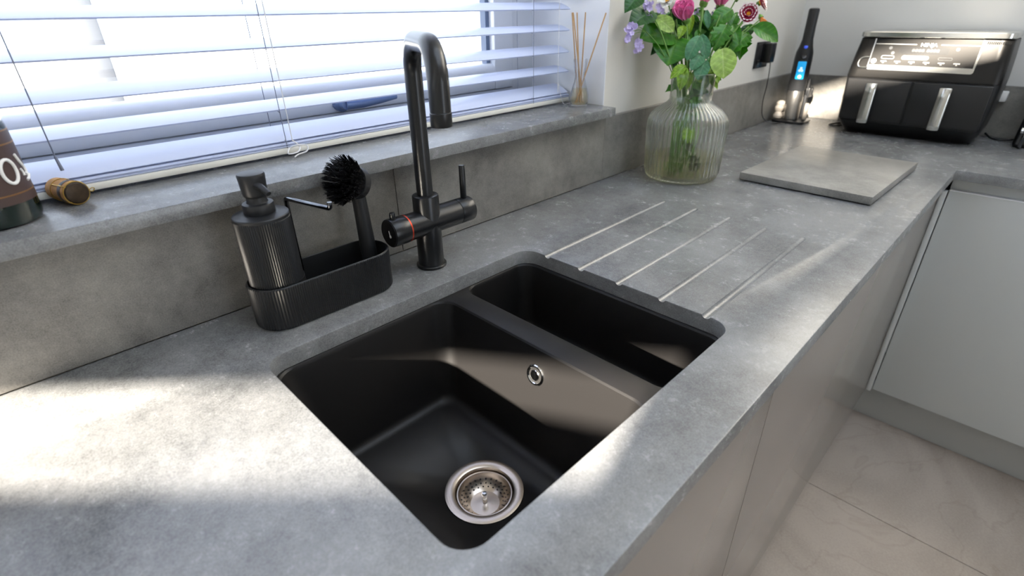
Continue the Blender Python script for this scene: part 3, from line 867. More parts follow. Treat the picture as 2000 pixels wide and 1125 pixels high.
for lx in (-0.52, 0.258, 0.875):
    bm = bmesh.new()
    for dy in (BY0 - 0.002, BY1 + 0.001):
        tube(bm, [(lx, dy, 0.012), (lx, dy, 1.04)], 0.0006, 6)
    for z in zs:
        tube(bm, [(lx, BY0 - 0.002, z - 0.010), (lx, BY1 + 0.001, z + 0.004)], 0.0005, 5)
    finish('ladder_cord', bm, 'cord_grey', bl)
bm = bmesh.new()                                       # lift cord with a looped knot
cx = 0.262
tube(bm, [(cx, BY0 - 0.008, 1.03), (cx + 0.001, BY0 - 0.010, 0.5), (cx + 0.002, BY0 - 0.014, 0.028)], 0.0008, 6)
knot = [(cx + 0.002, BY0 - 0.014, 0.028), (cx + 0.010, BY0 - 0.018, 0.018), (cx + 0.004, BY0 - 0.024, 0.010), (cx - 0.012, BY0 - 0.022, 0.009), (cx - 0.006, BY0 - 0.016, 0.016),
        (cx + 0.006, BY0 - 0.020, 0.020), (cx + 0.022, BY0 - 0.022, 0.017), (cx + 0.018, BY0 - 0.026, 0.009), (cx + 0.002, BY0 - 0.026, 0.006), (cx - 0.006, BY0 - 0.030, 0.004)]
tube(bm, smoothpath(knot, 6), 0.0012, 6)
finish('lift_cord', bm, 'cord_white', bl)
bm = bmesh.new()                                       # tilt wand / cord at the bottle end
tube(bm, [(-0.052, BY0 - 0.008, 1.03), (-0.050, BY0 - 0.010, 0.5), (-0.046, BY0 - 0.014, 0.055)], 0.0009, 6)
cyl(bm, (-0.046, BY0 - 0.014, 0.058), (-0.0445, BY0 - 0.015, 0.040), 0.0016, 0.0022, n=10)
finish('tilt_cord', bm, 'cord_grey', bl)
bm = bmesh.new()
tube(bm, smoothpath([(0.955, BY0 - 0.010, 1.03), (0.955, BY0 - 0.010, 0.12), (0.957, BY0 - 0.012, 0.05), (0.968, BY0 - 0.018, 0.006), (0.985, BY0 - 0.022, 0.003), (1.005, BY0 - 0.020, 0.004)], 8), 0.0007, 6)
finish('loop_cord', bm, 'cord_white', bl)

# ------------------------------------------------------------------ bottle, cork and diffuser on the sill
bo = thing('wine_bottle', 'dark green wine bottle with a brown label on the sill', 'bottle', (-0.124, 0.058, SILL + 0.0004), R(20))
bm = bmesh.new()
lathe(bm, [(0.036, 0.0), (0.042, 0.002), (0.0440, 0.008), (0.0440, 0.108), (0.0425, 0.125), (0.037, 0.150), (0.028, 0.180), (0.020, 0.205), (0.0165, 0.225), (0.0155, 0.275), (0.0175, 0.277), (0.0175, 0.290), (0.0140, 0.291)], 48)
finish('glass_body', bm, 'bottle_green', bo)
def wrap(bm, a0, a1, z0, z1, r, n=40):
    vs = []
    for i in range(n + 1):
        a = a0 + (a1 - a0) * i / n
        vs.append([bm.verts.new((rr * math.cos(a), rr * math.sin(a), z)) for rr, z in ((r, z0), (r, z1), (r + 0.0003, z1), (r + 0.0003, z0))])
    for a, b in zip(vs, vs[1:]): ring_faces(bm, a, b)
    bm.faces.new(vs[0]); bm.faces.new(vs[-1][::-1])
bm = bmesh.new(); wrap(bm, -PI, PI - 0.02, 0.026, 0.104, 0.0441); la = finish('label', bm, 'bottle_label', bo, angle=60)
for gz in (0.1040, 0.090, 0.036):
    bm = bmesh.new(); wrap(bm, -PI, PI - 0.02, gz, gz + 0.0016, 0.0441 if gz > 0.1 else 0.0444); finish('gold_band', bm, 'label_gold', la, angle=60)
# white lettering: an O and the beginning of the next letter, wrapped round the label
bm = bmesh.new()
def on_label(ang, z, r=0.0447): return Vector((r * math.cos(ang), r * math.sin(ang), z))
A0 = -1.22
tube(bm, [on_label(A0 + 0.19 * math.cos(2 * PI * i / 24), 0.062 + 0.0135 * math.sin(2 * PI * i / 24)) for i in range(25)], 0.0019, 8, caps=False)
tube(bm, smoothpath([on_label(A0 + 0.36, 0.078), on_label(A0 + 0.45, 0.069), on_label(A0 + 0.57, 0.061), on_label(A0 + 0.58, 0.055), on_label(A0 + 0.50, 0.0535)], 5), 0.0017, 8)
tube(bm, smoothpath([on_label(A0 + 0.36, 0.061), on_label(A0 + 0.41, 0.057), on_label(A0 + 0.40, 0.053)], 5), 0.0013, 8)
tube(bm, smoothpath([on_label(A0 + 0.46, 0.047), on_label(A0 + 0.62, 0.049), on_label(A0 + 0.72, 0.0515)], 5), 0.0016, 8)
finish('lettering', bm, 'white_print', la)

ck = thing('champagne_cork', 'sparkling wine cork with wire cage lying on the sill by the bottle', 'cork', (-0.0475, 0.083, SILL + 0.0004))
cdir = Vector((0.30, -0.95, 0)).normalized()
M = Matrix.Translation((0, 0, 0.0155)) @ frame_from(cdir)
bm = bmesh.new(); lathe(bm, [(0.0125, -0.030), (0.0145, -0.027), (0.0140, -0.015), (0.0128, -0.003), (0.0132, 0.002), (0.0150, 0.006), (0.0150, 0.014), (0.0138, 0.018), (0.010, 0.0195)], 36)
c = finish('cork_body', bm, 'cork', ck); c.matrix_local = M
bm = bmesh.new(); lathe(bm, [(0.0132, 0.0165), (0.0140, 0.0185), (0.0125, 0.0200), (0.009, 0.0208), (0.0, 0.0210)], 36)
c = finish('cap_plate', bm, 'cork_cap', ck); c.matrix_local = M
bm = bmesh.new()
tube(bm, [(0.0146 * math.cos(2 * PI * i / 30), 0.0146 * math.sin(2 * PI * i / 30), 0.0178) for i in range(31)], 0.0007, 6, caps=False)
for k in range(4):
    a = PI / 4 + k * PI / 2
    tube(bm, [(rr * math.cos(a), rr * math.sin(a), z) for rr, z in ((0.0140, 0.0192), (0.0154, 0.015), (0.0155, 0.006), (0.0140, -0.004), (0.0146, -0.014))], 0.0006, 6)
tube(bm, [(0.0148 * math.cos(2 * PI * i / 30), 0.0148 * math.sin(2 * PI * i / 30), -0.013) for i in range(31)], 0.0006, 6, caps=False)
tube(bm, smoothpath([(0.0148, 0.0, 0.0178), (0.0185, 0.002, 0.019), (0.021, 0.0, 0.018), (0.0185, -0.003, 0.017), (0.0148, -0.001, 0.0178)], 4), 0.0006, 6)
c = finish('wire_cage', bm, 'gold_wire', ck); c.matrix_local = M
bm = bmesh.new(); lathe(bm, [(0.0153, 0.0035), (0.0155, 0.0045), (0.0155, 0.0105), (0.0153, 0.0115)], 36, cap0=False, cap1=False)
c = finish('dark_band', bm, 'cork_cap', ck); c.matrix_local = M

df = thing('reed_diffuser', 'small clear glass reed diffuser at the end of the sill', 'diffuser', (0.987, 0.058, SILL + 0.0004))
bm = bmesh.new()
outp = [(0.017, 0.0), (0.0205, 0.001), (0.0225, 0.010), (0.0222, 0.026), (0.0185, 0.042), (0.0145, 0.055), (0.0122, 0.066), (0.0120, 0.074), (0.0150, 0.090), (0.0170, 0.1080)]
inp = [(0.0155, 0.1080), (0.0135, 0.090), (0.0105, 0.074), (0.0108, 0.066), (0.0130, 0.055), (0.0168, 0.042), (0.0203, 0.026), (0.0205, 0.010), (0.018, 0.004), (0.0, 0.0035)]
lathe(bm, outp + inp, 36, cap1=False)
finish('bottle', bm, 'clear_glass', df, angle=50)
bm = bmesh.new(); lathe(bm, [(0.0175, 0.0045), (0.0198, 0.0105), (0.0198, 0.026), (0.0168, 0.040), (0.0, 0.040)], 32)
finish('oil', bm, 'diffuser_oil', df)
for bx_, by_, tx_, ty_, tz_ in ((0.006, -0.006, -0.030, 0.004, 0.208), (0.002, 0.005, -0.019, 0.016, 0.208), (0.003, 0.0, -0.002, -0.010, 0.208), (-0.008, 0.004, 0.034, -0.042, 0.206), (0.008, 0.004, -0.026, -0.004, 0.208)):
    bm = bmesh.new(); cyl(bm, (bx_, by_, 0.007), (tx_, ty_, tz_), 0.00155, n=8); finish('reed', bm, 'reed', df)

# ------------------------------------------------------------------ slab board
bd = boxo('chopping_board', (-0.2035, 0.2035, -0.152, 0.152, 0.0, 0.018), 'board_stone', bev=0.0012)
bd.location = (1.459, -0.4240, H + 0.0035); bd.rotation_euler = (0, 0, R(-1.2))
tag(bd, 'square grey stone-look board lying on the worktop by the corner', 'board')
for fx in (-0.17, 0.17):
    for fy in (-0.12, 0.12):
        bm = bmesh.new(); lathe(bm, [(0.008, -0.0033), (0.008, 0.0)], 16, (fx, fy)); finish('rubber_foot', bm, 'cable_black', bd)

# ------------------------------------------------------------------ vase
VX, VY = 1.192, -0.136
va = thing('glass_vase', 'ribbed clear glass vase holding the bunch of flowers', 'vase', (VX, VY, H + 0.0004))
NV = 48 * 6
def flute(r, z, amp):
    return [((r + amp * abs(math.sin(PI * 48 * i / NV))) * math.cos(2 * PI * i / NV), (r + amp * abs(math.sin(PI * 48 * i / NV))) * math.sin(2 * PI * i / NV), z) for i in range(NV)]
outp = [(0.078, 0, 0), (0.0865, 0.002, 0.0008), (0.0905, 0.008, 0.002), (0.0925, 0.020, 0.004), (0.0955, 0.080, 0.004), (0.0975, 0.130, 0.004), (0.0965, 0.146, 0.004), (0.091, 0.160, 0.004), (0.080, 0.173, 0.0028),
        (0.066, 0.183, 0.002), (0.056, 0.190, 0.0012), (0.0515, 0.198, 0.0), (0.0515, 0.215, 0), (0.0530, 0.245, 0), (0.0540, 0.258, 0), (0.0532, 0.2595, 0)]
inp = [(0.0512, 0.2595, 0), (0.0500, 0.245, 0), (0.0485, 0.215, 0), (0.0485, 0.200, 0), (0.0535, 0.1890, 0.001), (0.0640, 0.1815, 0.0018), (0.078, 0.1715, 0.0026), (0.0885, 0.1590, 0.0036), (0.0938, 0.146, 0.0036), (0.0948, 0.130, 0.0036),
       (0.0928, 0.080, 0.0036), (0.0898, 0.020, 0.0036), (0.085, 0.012, 0), (0.075, 0.009, 0)]
bm = bmesh.new(); loft(bm, [flute(*q) for q in outp + inp])
finish('glass_body', bm, 'vase_glass', va, angle=70)
bm = bmesh.new(); lathe(bm, [(0.074, 0.0094), (0.0845, 0.0124), (0.0892, 0.0205), (0.0912, 0.058), (0.0, 0.058)], 48)
finish('water', bm, 'vase_water', va)

# ------------------------------------------------------------------ flowers
def at(u, v, d=0.0):
    """where a flower of the bunch sits: offset d (metres) towards the window from the vase axis, seen at a place in the photograph"""
    dr = fw + rt2 * ((u - 1000) / F_PX) + up2 * (-(v - 562.5) / F_PX)
    depth = (Vector((VX, VY, H + 0.2)) - CAM).dot(fw)
    p = CAM + dr * (depth + d)
    if p.y > -0.030: p = CAM + dr * ((-0.030 - CAM.y) / dr.y)      # keeps clear of the wall
    return p
def leaf_mesh(name, material, L, W, shape='oval', fold=0.25, bend=0.25, n=9, jag=False):
    bm = bmesh.new(); rows = []
    for i in range(n + 1):
        t = i / n
        if shape == 'round': wd = math.sin(PI * min(1, t * 0.97 + 0.03)) ** 0.55
        elif shape == 'point': wd = math.sin(PI * t ** 0.75) ** 0.9
        else: wd = math.sin(PI * t ** 0.85) ** 0.75
        if jag and 0 < i < n: wd *= (1.12 if i % 2 else 0.72)
        wd = max(wd, 0.02) * W / 2
        x = L * (math.sin(bend * 2 * t) / (bend * 2) if bend else t); z = -L * bend * t * t * 0.8
        row = []
        for k in (-2, -1, 0, 1, 2):
            y = wd * k / 2
            row.append((x, y * (1 - 0.1 * fold), z + abs(y) * fold + 0.018 * math.sin(6.5 * t + 1.3 * k) * (abs(k) > 0)))
        rows.append(row)
    V = [[bm.verts.new(p) for p in r] for r in rows]
    for a, b in zip(V, V[1:]):
        for k in range(4): bm.faces.new((a[k], a[k + 1], b[k + 1], b[k]))
    # midrib
    for s in (1,):
        tube(bm, [(r[2][0], 0, r[2][2] - 0.0002) for r in rows], [0.012 * (1 - 0.8 * i / n) for i in range(n + 1)], 5)
    me = bpy.data.meshes.new(name)
    for f in bm.faces: f.smooth = True
    bm.to_mesh(me); bm.free(); me.materials.append(MATS[material])
    return me
LEAF = {}
for nm, mt, shp in (('dark', 'leaf_dark', 'point'), ('mid', 'leaf_mid', 'oval'), ('blue', 'leaf_blue', 'round'), ('pale', 'leaf_pale', 'round'), ('lime', 'leaf_lime', 'oval'), ('wet', 'leaf_wet', 'oval'), ('jag', 'leaf_mid', 'oval')):
    LEAF[nm] = leaf_mesh('leaf_' + nm, mt, 1.0, 0.62 if nm not in ('blue', 'pale') else (0.80 if nm == 'pale' else 0.58), shp, 0.42 if nm not in ('pale', 'blue') else 0.16, 0.32, jag=(nm == 'jag'), n=9)
# leaves are unit length in the shared mesh; ribs and ripples scale with them
def orient(px, pn):
    """basis with local x along px and local z near pn"""
    x = Vector(px).normalized(); z = (Vector(pn) - x * Vector(pn).dot(x)).normalized(); y = z.cross(x)
    m = Matrix.Identity(4)
    for i in range(3): m[i][0], m[i][1], m[i][2] = x[i], y[i], z[i]
    return m
def add_leaf(root, kind, base, tip, face=None, width=1.0, name='leaf'):
    base, tip = Vector(base), Vector(tip)
    d = tip - base; L = d.length
    n = face if face is not None else (CAM - base).normalized() + Vector((0, 0, 0.6))
    o = bpy.data.objects.new(name, LEAF[kind]); COL.objects.link(o); o.parent = root
    o.matrix_local = Matrix.Translation(base - root.location) @ orient(d, n) @ Matrix.Diagonal((L, L * width, L, 1))
    return o
BASE = Vector((VX, VY, H + 0.016))
def stem_root(name, label, cat, foot, group=None):
    return thing(name, label, cat, (VX + foot[0], VY + foot[1], H + 0.0165), group=group)
def stem(root, top, r=0.0022, sway=0.02, material='stem_green'):
    """stem from its foot in the vase, through the neck, to the flower"""
    foot = root.location.copy(); top = Vector(top)
    ang = math.atan2(top.y - VY, top.x - VX)
    reach = min(0.034, 0.4 * math.hypot(top.x - VX, top.y - VY))
    neck = Vector((VX + reach * math.cos(ang), VY + reach * math.sin(ang), H + 0.215))
    low = foot.lerp(neck, 0.5)
    bm = bmesh.new()
    pts = smoothpath([foot - foot, low - foot, neck - foot, (neck.lerp(top, 0.55) + Vector((0, 0, sway))) - foot, top - foot], 6)
    tube(bm, pts, r, 8)
    return finish('stem', bm, material, root, angle=70), pts
def petal_mesh(name, material, L, W, cup=0.5, n=6, tipnotch=0.0):
    bm = bmesh.new(); V = []
    for i in range(n + 1):
        t = i / n
        wd = W / 2 * (0.25 + 0.95 * math.sin(PI * min(1, 0.08 + 0.82 * t)) ** 0.8)
        row = []
        for k in (-2, -1, 0, 1, 2):
            y = wd * k / 2
            row.append(bm.verts.new((L * t * math.cos(cup * t * 0.6), y, L * (math.sin(cup * t) * 0.6) + abs(y) * 0.35 * (1 - t * 0.5))))
        V.append(row)
    for a, b in zip(V, V[1:]):
        for k in range(4): bm.faces.new((a[k], a[k + 1], b[k + 1], b[k]))
    for f in bm.faces: f.smooth = True
    me = bpy.data.meshes.new(name); bm.to_mesh(me); bm.free(); me.materials.append(MATS[material])
    return me
P_ROSE = petal_mesh('rose_petal', 'rose_pink', 0.036, 0.036, 1.1)
P_MUM = petal_mesh('mum_petal', 'petal_crimson', 0.022, 0.0075, 0.35)
P_WHITE = petal_mesh('white_petal', 'petal_white', 0.020, 0.0085, 0.35)
P_ORANGE = petal_mesh('orange_petal', 'petal_orange', 0.024, 0.012, 0.9)
P_MAUVE = petal_mesh('mauve_petal', 'mauve', 0.0075, 0.0062, 0.3, n=3)
def put_petal(root, me, centre, axis, ang, elev, roll=0.0, scale=1.0, off=0.0):
    o = bpy.data.objects.new('petal', me); COL.objects.link(o); o.parent = root
    A = frame_from(axis)
    o.matrix_local = Matrix.Translation(Vector(centre) - root.location) @ A @ Matrix.Rotation(ang, 4, 'Z') @ Matrix.Translation((off, 0, 0)) @ Matrix.Rotation(-elev, 4, 'Y') @ Matrix.Scale(scale, 4)
    return o
def rose(pos, axis, label, foot, size=1.0):
    r = stem_root('pink_rose', label, 'rose', foot, 'pink roses in the vase'); stem(r, pos, 0.0027)
    pos = Vector(pos); ax = Vector(axis).normalized()
    bm = bmesh.new(); vs = [v for q in lathe(bm, [(0.003, -0.010), (0.0095, -0.004), (0.0105, 0.004), (0.006, 0.012)], 14) for v in q]
    xf(bm, vs, Matrix.Translation(pos - r.location) @ frame_from(ax)); finish('calyx', bm, 'stem_green', r)
    g = 2.399
    for i in range(26):
        t = i / 25
        put_petal(r, P_ROSE, pos + ax * (0.004 + 0.010 * (1 - t)) * size, ax, i * g, R(86 - 50 * t), scale=size * (0.72 + 0.42 * t), off=0.0015 + 0.0045 * t)
    return r
def daisy(name, pos, axis, me, label, cat, foot, rings, scale=1.0, group=None, centre='flower_yellow', disc=0.0058):
    r = stem_root(name, label, cat, foot, group); stem(r, pos, 0.0016)
    pos = Vector(pos); ax = Vector(axis).normalized()
    bm = bmesh.new(); vs = [v for q in lathe(bm, [(disc, -0.001), (disc * 1.05, 0.0012), (disc * 0.8, 0.0034), (disc * 0.35, 0.0044), (0, 0.0046)], 18) for v in q]
    xf(bm, vs, Matrix.Translation(pos - r.location) @ frame_from(ax)); finish('flower_eye', bm, centre, r)
    bm = bmesh.new(); vs = [v for q in lathe(bm, [(0.0016, -0.012), (0.0055, -0.006), (0.0062, -0.001)], 14) for v in q]
    xf(bm, vs, Matrix.Translation(pos - r.location) @ frame_from(ax)); finish('calyx', bm, 'stem_green', r)
    for q, (n, el, sc) in enumerate(rings):
        for i in range(n):
            put_petal(r, me, pos, ax, 2 * PI * (i + 0.5 * q) / n, R(el + random.uniform(-5, 5)), scale=sc * scale * random.uniform(0.93, 1.05), off=0.003)
    return r
TOCAM = (CAM - Vector((VX, VY, H + 0.3))).normalized()
UP = Vector((0, 0, 1)); RGT = rt.copy()
rose(at(1340, 40, -0.02), TOCAM * 0.45 + UP * 0.75 - RGT * 0.25, 'large open pink rose over the middle of the bunch', (-0.02, -0.01), 1.12)
rose(at(1406, 14, 0.03), TOCAM * 0.3 + UP, 'pink rose rising behind the crimson flowers at the top edge', (0.02, 0.02), 0.95)
rose(at(1374, 8, -0.0), TOCAM * 0.2 + UP * 1.0 + RGT * 0.2, 'pink rose between the other two roses at the top edge', (0.0, 0.03), 0.9)
MUMR = ((17, 12, 1.0), (14, 30, 0.86), (10, 52, 0.62))
daisy('crimson_chrysanthemum', at(1462, 27, -0.04), TOCAM * 0.9 + UP * 0.25 - RGT * 0.1, P_MUM, 'crimson white-tipped chrysanthemum facing outwards with orange eye', 'chrysanthemum', (0.03, -0.02), MUMR, 1.08, 'crimson chrysanthemums in the vase')
daisy('crimson_chrysanthemum', at(1484, 6, 0.0), RGT * 0.8 + UP * 0.35 + TOCAM * 0.35, P_MUM, 'crimson white-tipped chrysanthemum turned towards the end wall', 'chrysanthemum', (0.035, 0.0), MUMR, 1.05, 'crimson chrysanthemums in the vase')
daisy('crimson_chrysanthemum', at(1440, -6, 0.02), UP + TOCAM * 0.4, P_MUM, 'crimson white-tipped chrysanthemum highest and half out of frame', 'chrysanthemum', (0.02, 0.03), MUMR, 0.95, 'crimson chrysanthemums in the vase')
WR = ((13, 10, 1.0), (9, 34, 0.75))
daisy('white_daisy', at(1304, 2, 0.0), TOCAM * 0.5 + UP * 0.5 - RGT * 0.35, P_WHITE, 'white daisy-like flower beside the large pink rose', 'flower', (-0.03, 0.0), WR, 1.15, 'white flowers in the vase')
daisy('white_daisy', at(1316, 18, 0.05), TOCAM * 0.2 + UP * 0.3 - RGT * 0.9, P_WHITE, 'smaller white flower tucked lower behind the large pink rose', 'flower', (-0.02, 0.03), WR, 0.8, 'white flowers in the vase')
daisy('orange_flower', at(1487, 36, -0.01), RGT * 0.3 - UP * 0.5 + TOCAM * 0.4, P_ORANGE, 'small orange flower drooping under the crimson chrysanthemums', 'flower', (0.03, 0.025), ((6, 40, 1.0), (5, 65, 0.9)), 0.85, None, 'petal_orange', 0.004)

def statice(label, foot, heads, top):
    r = stem_root('mauve_sprig', label, 'flower sprig', foot, 'mauve sprigs in the vase')
    top = Vector(top); stem(r, top, 0.0012)
    for hp, n, spread_ in heads:
        hp = Vector(hp)
        bm = bmesh.new(); tube(bm, smoothpath([top - r.location, top.lerp(hp, 0.5) + Vector((0, 0, 0.006)) - r.location, hp - r.location], 4), 0.0007, 5)
        finish('branch', bm, 'stem_green', r)
        for i in range(n):
            p = hp + Vector((random.gauss(0, spread_), random.gauss(0, spread_), random.gauss(0, spread_ * 1.3)))
            ax = Vector((random.uniform(-1, 1), random.uniform(-1, 1), random.uniform(-0.3, 1))) + TOCAM * 0.9
            me = FLORET
            o = bpy.data.objects.new('floret', me); COL.objects.link(o); o.parent = r
            o.matrix_local = Matrix.Translation(p - r.location) @ frame_from(ax) @ Matrix.Rotation(random.random() * 6, 4, 'Z') @ Matrix.Scale(random.uniform(0.75, 1.0), 4)
    return r
bm = bmesh.new()
for i in range(5):
    V = []
    for t, wd in ((0.0, 0.0008), (0.4, 0.0024), (0.8, 0.0032), (1.0, 0.0018)):
        V.append([bm.verts.new((0.0075 * t, y * wd, 0.0030 * t * t)) for y in (-1, 0, 1)])
    fs = []
    for a, b in zip(V, V[1:]):
        for k in range(2): bm.faces.new((a[k], a[k + 1], b[k + 1], b[k]))
    xf(bm, [v for q in V for v in q], Matrix.Rotation(2 * PI * i / 5, 4, 'Z'))
vs = [v for q in lathe(bm, [(0.0008, -0.006), (0.0016, 0.0), (0.0010, 0.0012)], 6) for v in q]
for f in bm.faces: f.smooth = True
FLORET = bpy.data.meshes.new('floret'); bm.to_mesh(FLORET); bm.free(); FLORET.materials.append(MATS['mauve'])
statice('mauve flower sprig spreading widest towards the window', (-0.035, 0.01),
        [(at(1234, 54, 0.0), 11, 0.0050), (at(1228, 66, 0.0), 9, 0.0045), (at(1225, 77, 0.0), 9, 0.0045), (at(1248, 90, -0.01), 12, 0.0055)], at(1262, 62, 0.0))
statice('mauve flower sprig above the dark pointed leaf', (-0.03, -0.02), [(at(1267, 12, 0.02), 9, 0.006), (at(1264, 30, 0.01), 10, 0.006), (at(1292, 22, 0.03), 7, 0.007)], at(1285, 45, 0.01))
statice('mauve flower sprig showing between stems in the middle', (0.0, 0.035), [(at(1365, 30, 0.06), 5, 0.008), (at(1358, 48, 0.05), 5, 0.008), (at(1394, 20, 0.06), 6, 0.008)], at(1370, 60, 0.05))

def greenery(label, foot, top, leaves, group='leafy stems in the vase', r=0.0018, name='leafy_stem', material='stem_green'):
    t = stem_root(name, label, 'foliage', foot, group); stem(t, top, r, material=material)
    for kind, b, e, wd in leaves: add_leaf(t, kind, b, e, width=wd)
    return t
A = at
rl = random.Random(11)
def filler(label, foot, spots, kinds, size=1.0):
    lv = []
    for (u, v, d) in spots:
        a = rl.uniform(0, 2 * PI); ln = rl.uniform(24, 42) * size
        lv.append((rl.choice(kinds), at(u, v, d), at(u + ln * math.cos(a), v + ln * math.sin(a) * 0.8 + 8, d + rl.uniform(-0.03, 0.03)), rl.uniform(0.6, 1.0)))
    greenery(label, foot, at(spots[0][0], spots[0][1] - 20, spots[0][2]), lv)
greenery('stem with two broad glossy green leaves facing the window', (-0.04, -0.01), A(1318, 40, 0.0),
         [('mid', A(1318, 60, 0.0), A(1258, 62, -0.03), 1.5), ('mid', A(1322, 72, -0.02), A(1306, 118, -0.05), 2.1), ('pale', A(1282, 34, -0.04), A(1318, 56, -0.06), 0.85), ('dark', A(1275, 80, 0.02), A(1322, 95, 0.03), 1.0)])
greenery('stem with dark pointed leaves at the window end of the bunch', (-0.045, 0.01), A(1268, 18, 0.02),
         [('dark', A(1274, 22, 0.0), A(1232, 42, 0.0), 1.15), ('dark', A(1250, -10, 0.0), A(1222, 16, 0.0), 1.3), ('dark', A(1300, 30, 0.03), A(1330, 80, 0.04), 1.1)])
greenery('blue-green round-leaved stem hanging at the front of the bunch', (-0.01, -0.035), A(1366, 66, -0.05),
         [('blue', A(1367, 70, -0.06), A(1343, 110, -0.08), 0.85), ('blue', A(1370, 68, -0.06), A(1383, 110, -0.08), 0.75), ('blue', A(1372, 104, -0.06), A(1352, 130, -0.08), 1.0), ('blue', A(1378, 118, -0.06), A(1364, 150, -0.08), 1.1),
          ('blue', A(1380, 20, -0.02), A(1384, 52, -0.03), 0.6)], name='eucalyptus_stem')
greenery('pale round leaf on a short stem leaning forward', (0.02, -0.03), A(1408, 92, -0.05), [('pale', A(1411, 95, -0.07), A(1415, 147, -0.09), 1.02), ('jag', A(1405, 100, -0.05), A(1398, 150, -0.05), 0.9)])
greenery('stem with a large drooping green leaf towards the end wall', (0.04, 0.0), A(1462, 52, -0.01),
         [('mid', A(1470, 52, -0.02), A(1529, 76, -0.03), 0.95), ('jag', A(1462, 66, -0.01), A(1428, 98, -0.03), 1.0), ('jag', A(1452, 62, 0.0), A(1446, 110, -0.02), 1.0), ('dark', A(1470, 50, 0.02), A(1440, 80, 0.02), 1.0)])
greenery('dense stem of jagged mid-green leaves in the middle', (0.015, 0.0), A(1410, 20, 0.0),
         [('jag', A(1420, 48, -0.02), A(1395, 92, -0.03), 1.2), ('mid', A(1430, 18, 0.0), A(1386, 50, -0.01), 1.0), ('dark', A(1400, 30, 0.03), A(1380, 92, 0.03), 1.2), ('dark', A(1420, 50, 0.03), A(1412, 104, 0.03), 1.2),
          ('mid', A(1425, 60, 0.0), A(1440, 20, -0.01), 0.9), ('dark', A(1345, 40, 0.04), A(1358, 90, 0.04), 1.2), ('mid', A(1400, 72, 0.01), A(1425, 120, 0.0), 1.0), ('jag', A(1388, 110, -0.03), A(1392, 165, -0.03), 0.8)])
greenery('lime-green leafy stem spilling over the vase neck', (-0.02, -0.03), A(1338, 118, -0.03),
         [('lime', A(1340, 128, -0.05), A(1308, 150, -0.05), 0.9), ('lime', A(1338, 130, -0.05), A(1328, 176, -0.05), 0.8), ('lime', A(1336, 50, -0.03), A(1326, 72, -0.04), 1.0), ('dark', A(1318, 92, -0.01), A(1316, 136, -0.02), 0.75), ('lime', A(1394, 130, -0.04), A(1386, 156, -0.05), 0.7)])
greenery('tall pale-green stem between the roses', (0.01, 0.02), A(1376, -10, 0.0), [('mid', A(1372, 20, 0.02), A(1392, 62, 0.02), 0.7), ('lime', A(1352, 28, -0.02), A(1346, 66, -0.02), 0.55), ('mid', A(1380, 130, 0.0), A(1366, 185, 0.0), 0.9)], r=0.003)
greenery('stem with leaves drowned in the vase water', (-0.01, 0.0), A(1350, 100, 0.01),
         [('wet', Vector((VX - 0.012, VY - 0.03, H + 0.062)), Vector((VX - 0.004, VY - 0.05, H + 0.018)), 1.2), ('wet', Vector((VX + 0.004, VY - 0.035, H + 0.055)), Vector((VX - 0.03, VY - 0.045, H + 0.028)), 0.9), ('wet', Vector((VX - 0.02, VY - 0.01, H + 0.10)), Vector((VX - 0.02, VY - 0.04, H + 0.075)), 1.0),
          ('lime', Vector((VX - 0.01, VY, H + 0.13)), Vector((VX - 0.03, VY - 0.03, H + 0.10)), 1.0), ('mid', Vector((VX + 0.01, VY, H + 0.24)), Vector((VX + 0.02, VY - 0.02, H + 0.19)), 0.9)])
filler('bushy dark green stem filling the back of the bunch', (0.0, 0.04), [(1340, 60, 0.05), (1365, 40, 0.06), (1395, 60, 0.05), (1420, 40, 0.06), (1330, 90, 0.04), (1400, 100, 0.03), (1380, 78, 0.05), (1355, 20, 0.06), (1310, 40, 0.05), (1440, 60, 0.05), (1345, 115, 0.02), (1425, 85, 0.04)], ['dark', 'dark', 'mid'])
filler('fine leafy stem weaving in front of the tall stems', (-0.005, 0.02), [(1335, 62, -0.01), (1350, 30, 0.02), (1362, 58, 0.0), (1390, 46, -0.01), (1408, 62, -0.02), (1420, 18, 0.01), (1432, 48, -0.02), (1398, 84, -0.02), (1344, 84, -0.02), (1424, 100, -0.01), (1312, 26, 0.0), (1440, 74, 0.0), (1378, 60, 0.03), (1456, 52, 0.01)], ['mid', 'dark', 'jag', 'mid'], 0.8)
filler('slender dark stem showing above the broad leaves', (-0.03, 0.025), [(1296, 40, 0.03), (1310, 18, 0.03), (1326, 38, 0.02), (1282, 62, 0.03), (1300, 84, 0.03), (1318, 104, 0.01), (1330, 118, 0.0)], ['dark', 'mid'], 0.9)
filler('bushy bright green stem through the middle of the bunch', (0.02, 0.01), [(1330, 50, 0.02), (1350, 80, 0.0), (1392, 30, 0.01), (1415, 70, 0.0), (1430, 30, 0.02), (1380, 10, 0.02), (1345, 100, -0.01), (1375, 140, -0.02), (1400, 130, -0.01), (1350, 150, 0.0)], ['mid', 'jag', 'jag', 'lime'])
filler('low stem with leaves crowding the vase neck', (-0.01, 0.03), [(1352, 165, 0.0), (1375, 170, 0.01), (1362, 185, -0.01), (1385, 160, -0.02), (1340, 160, 0.01), (1370, 200, 0.0), (1348, 140, -0.04), (1362, 150, -0.05), (1378, 152, -0.05), (1392, 142, -0.04), (1352, 172, -0.02), (1384, 178, -0.02)], ['mid', 'dark', 'lime', 'jag'])
for k, (fx, fy, u, v) in enumerate(((0.03, 0.03, 1420, 40), (-0.03, 0.03, 1345, 50), (0.0, -0.045, 1392, 60))):
    greenery(('plain green stem at the back of the bunch', 'plain green stem next to the window side leaves', 'plain green stem at the front of the vase')[k], (fx, fy), A(u, v, 0.0), [], r=0.0024)

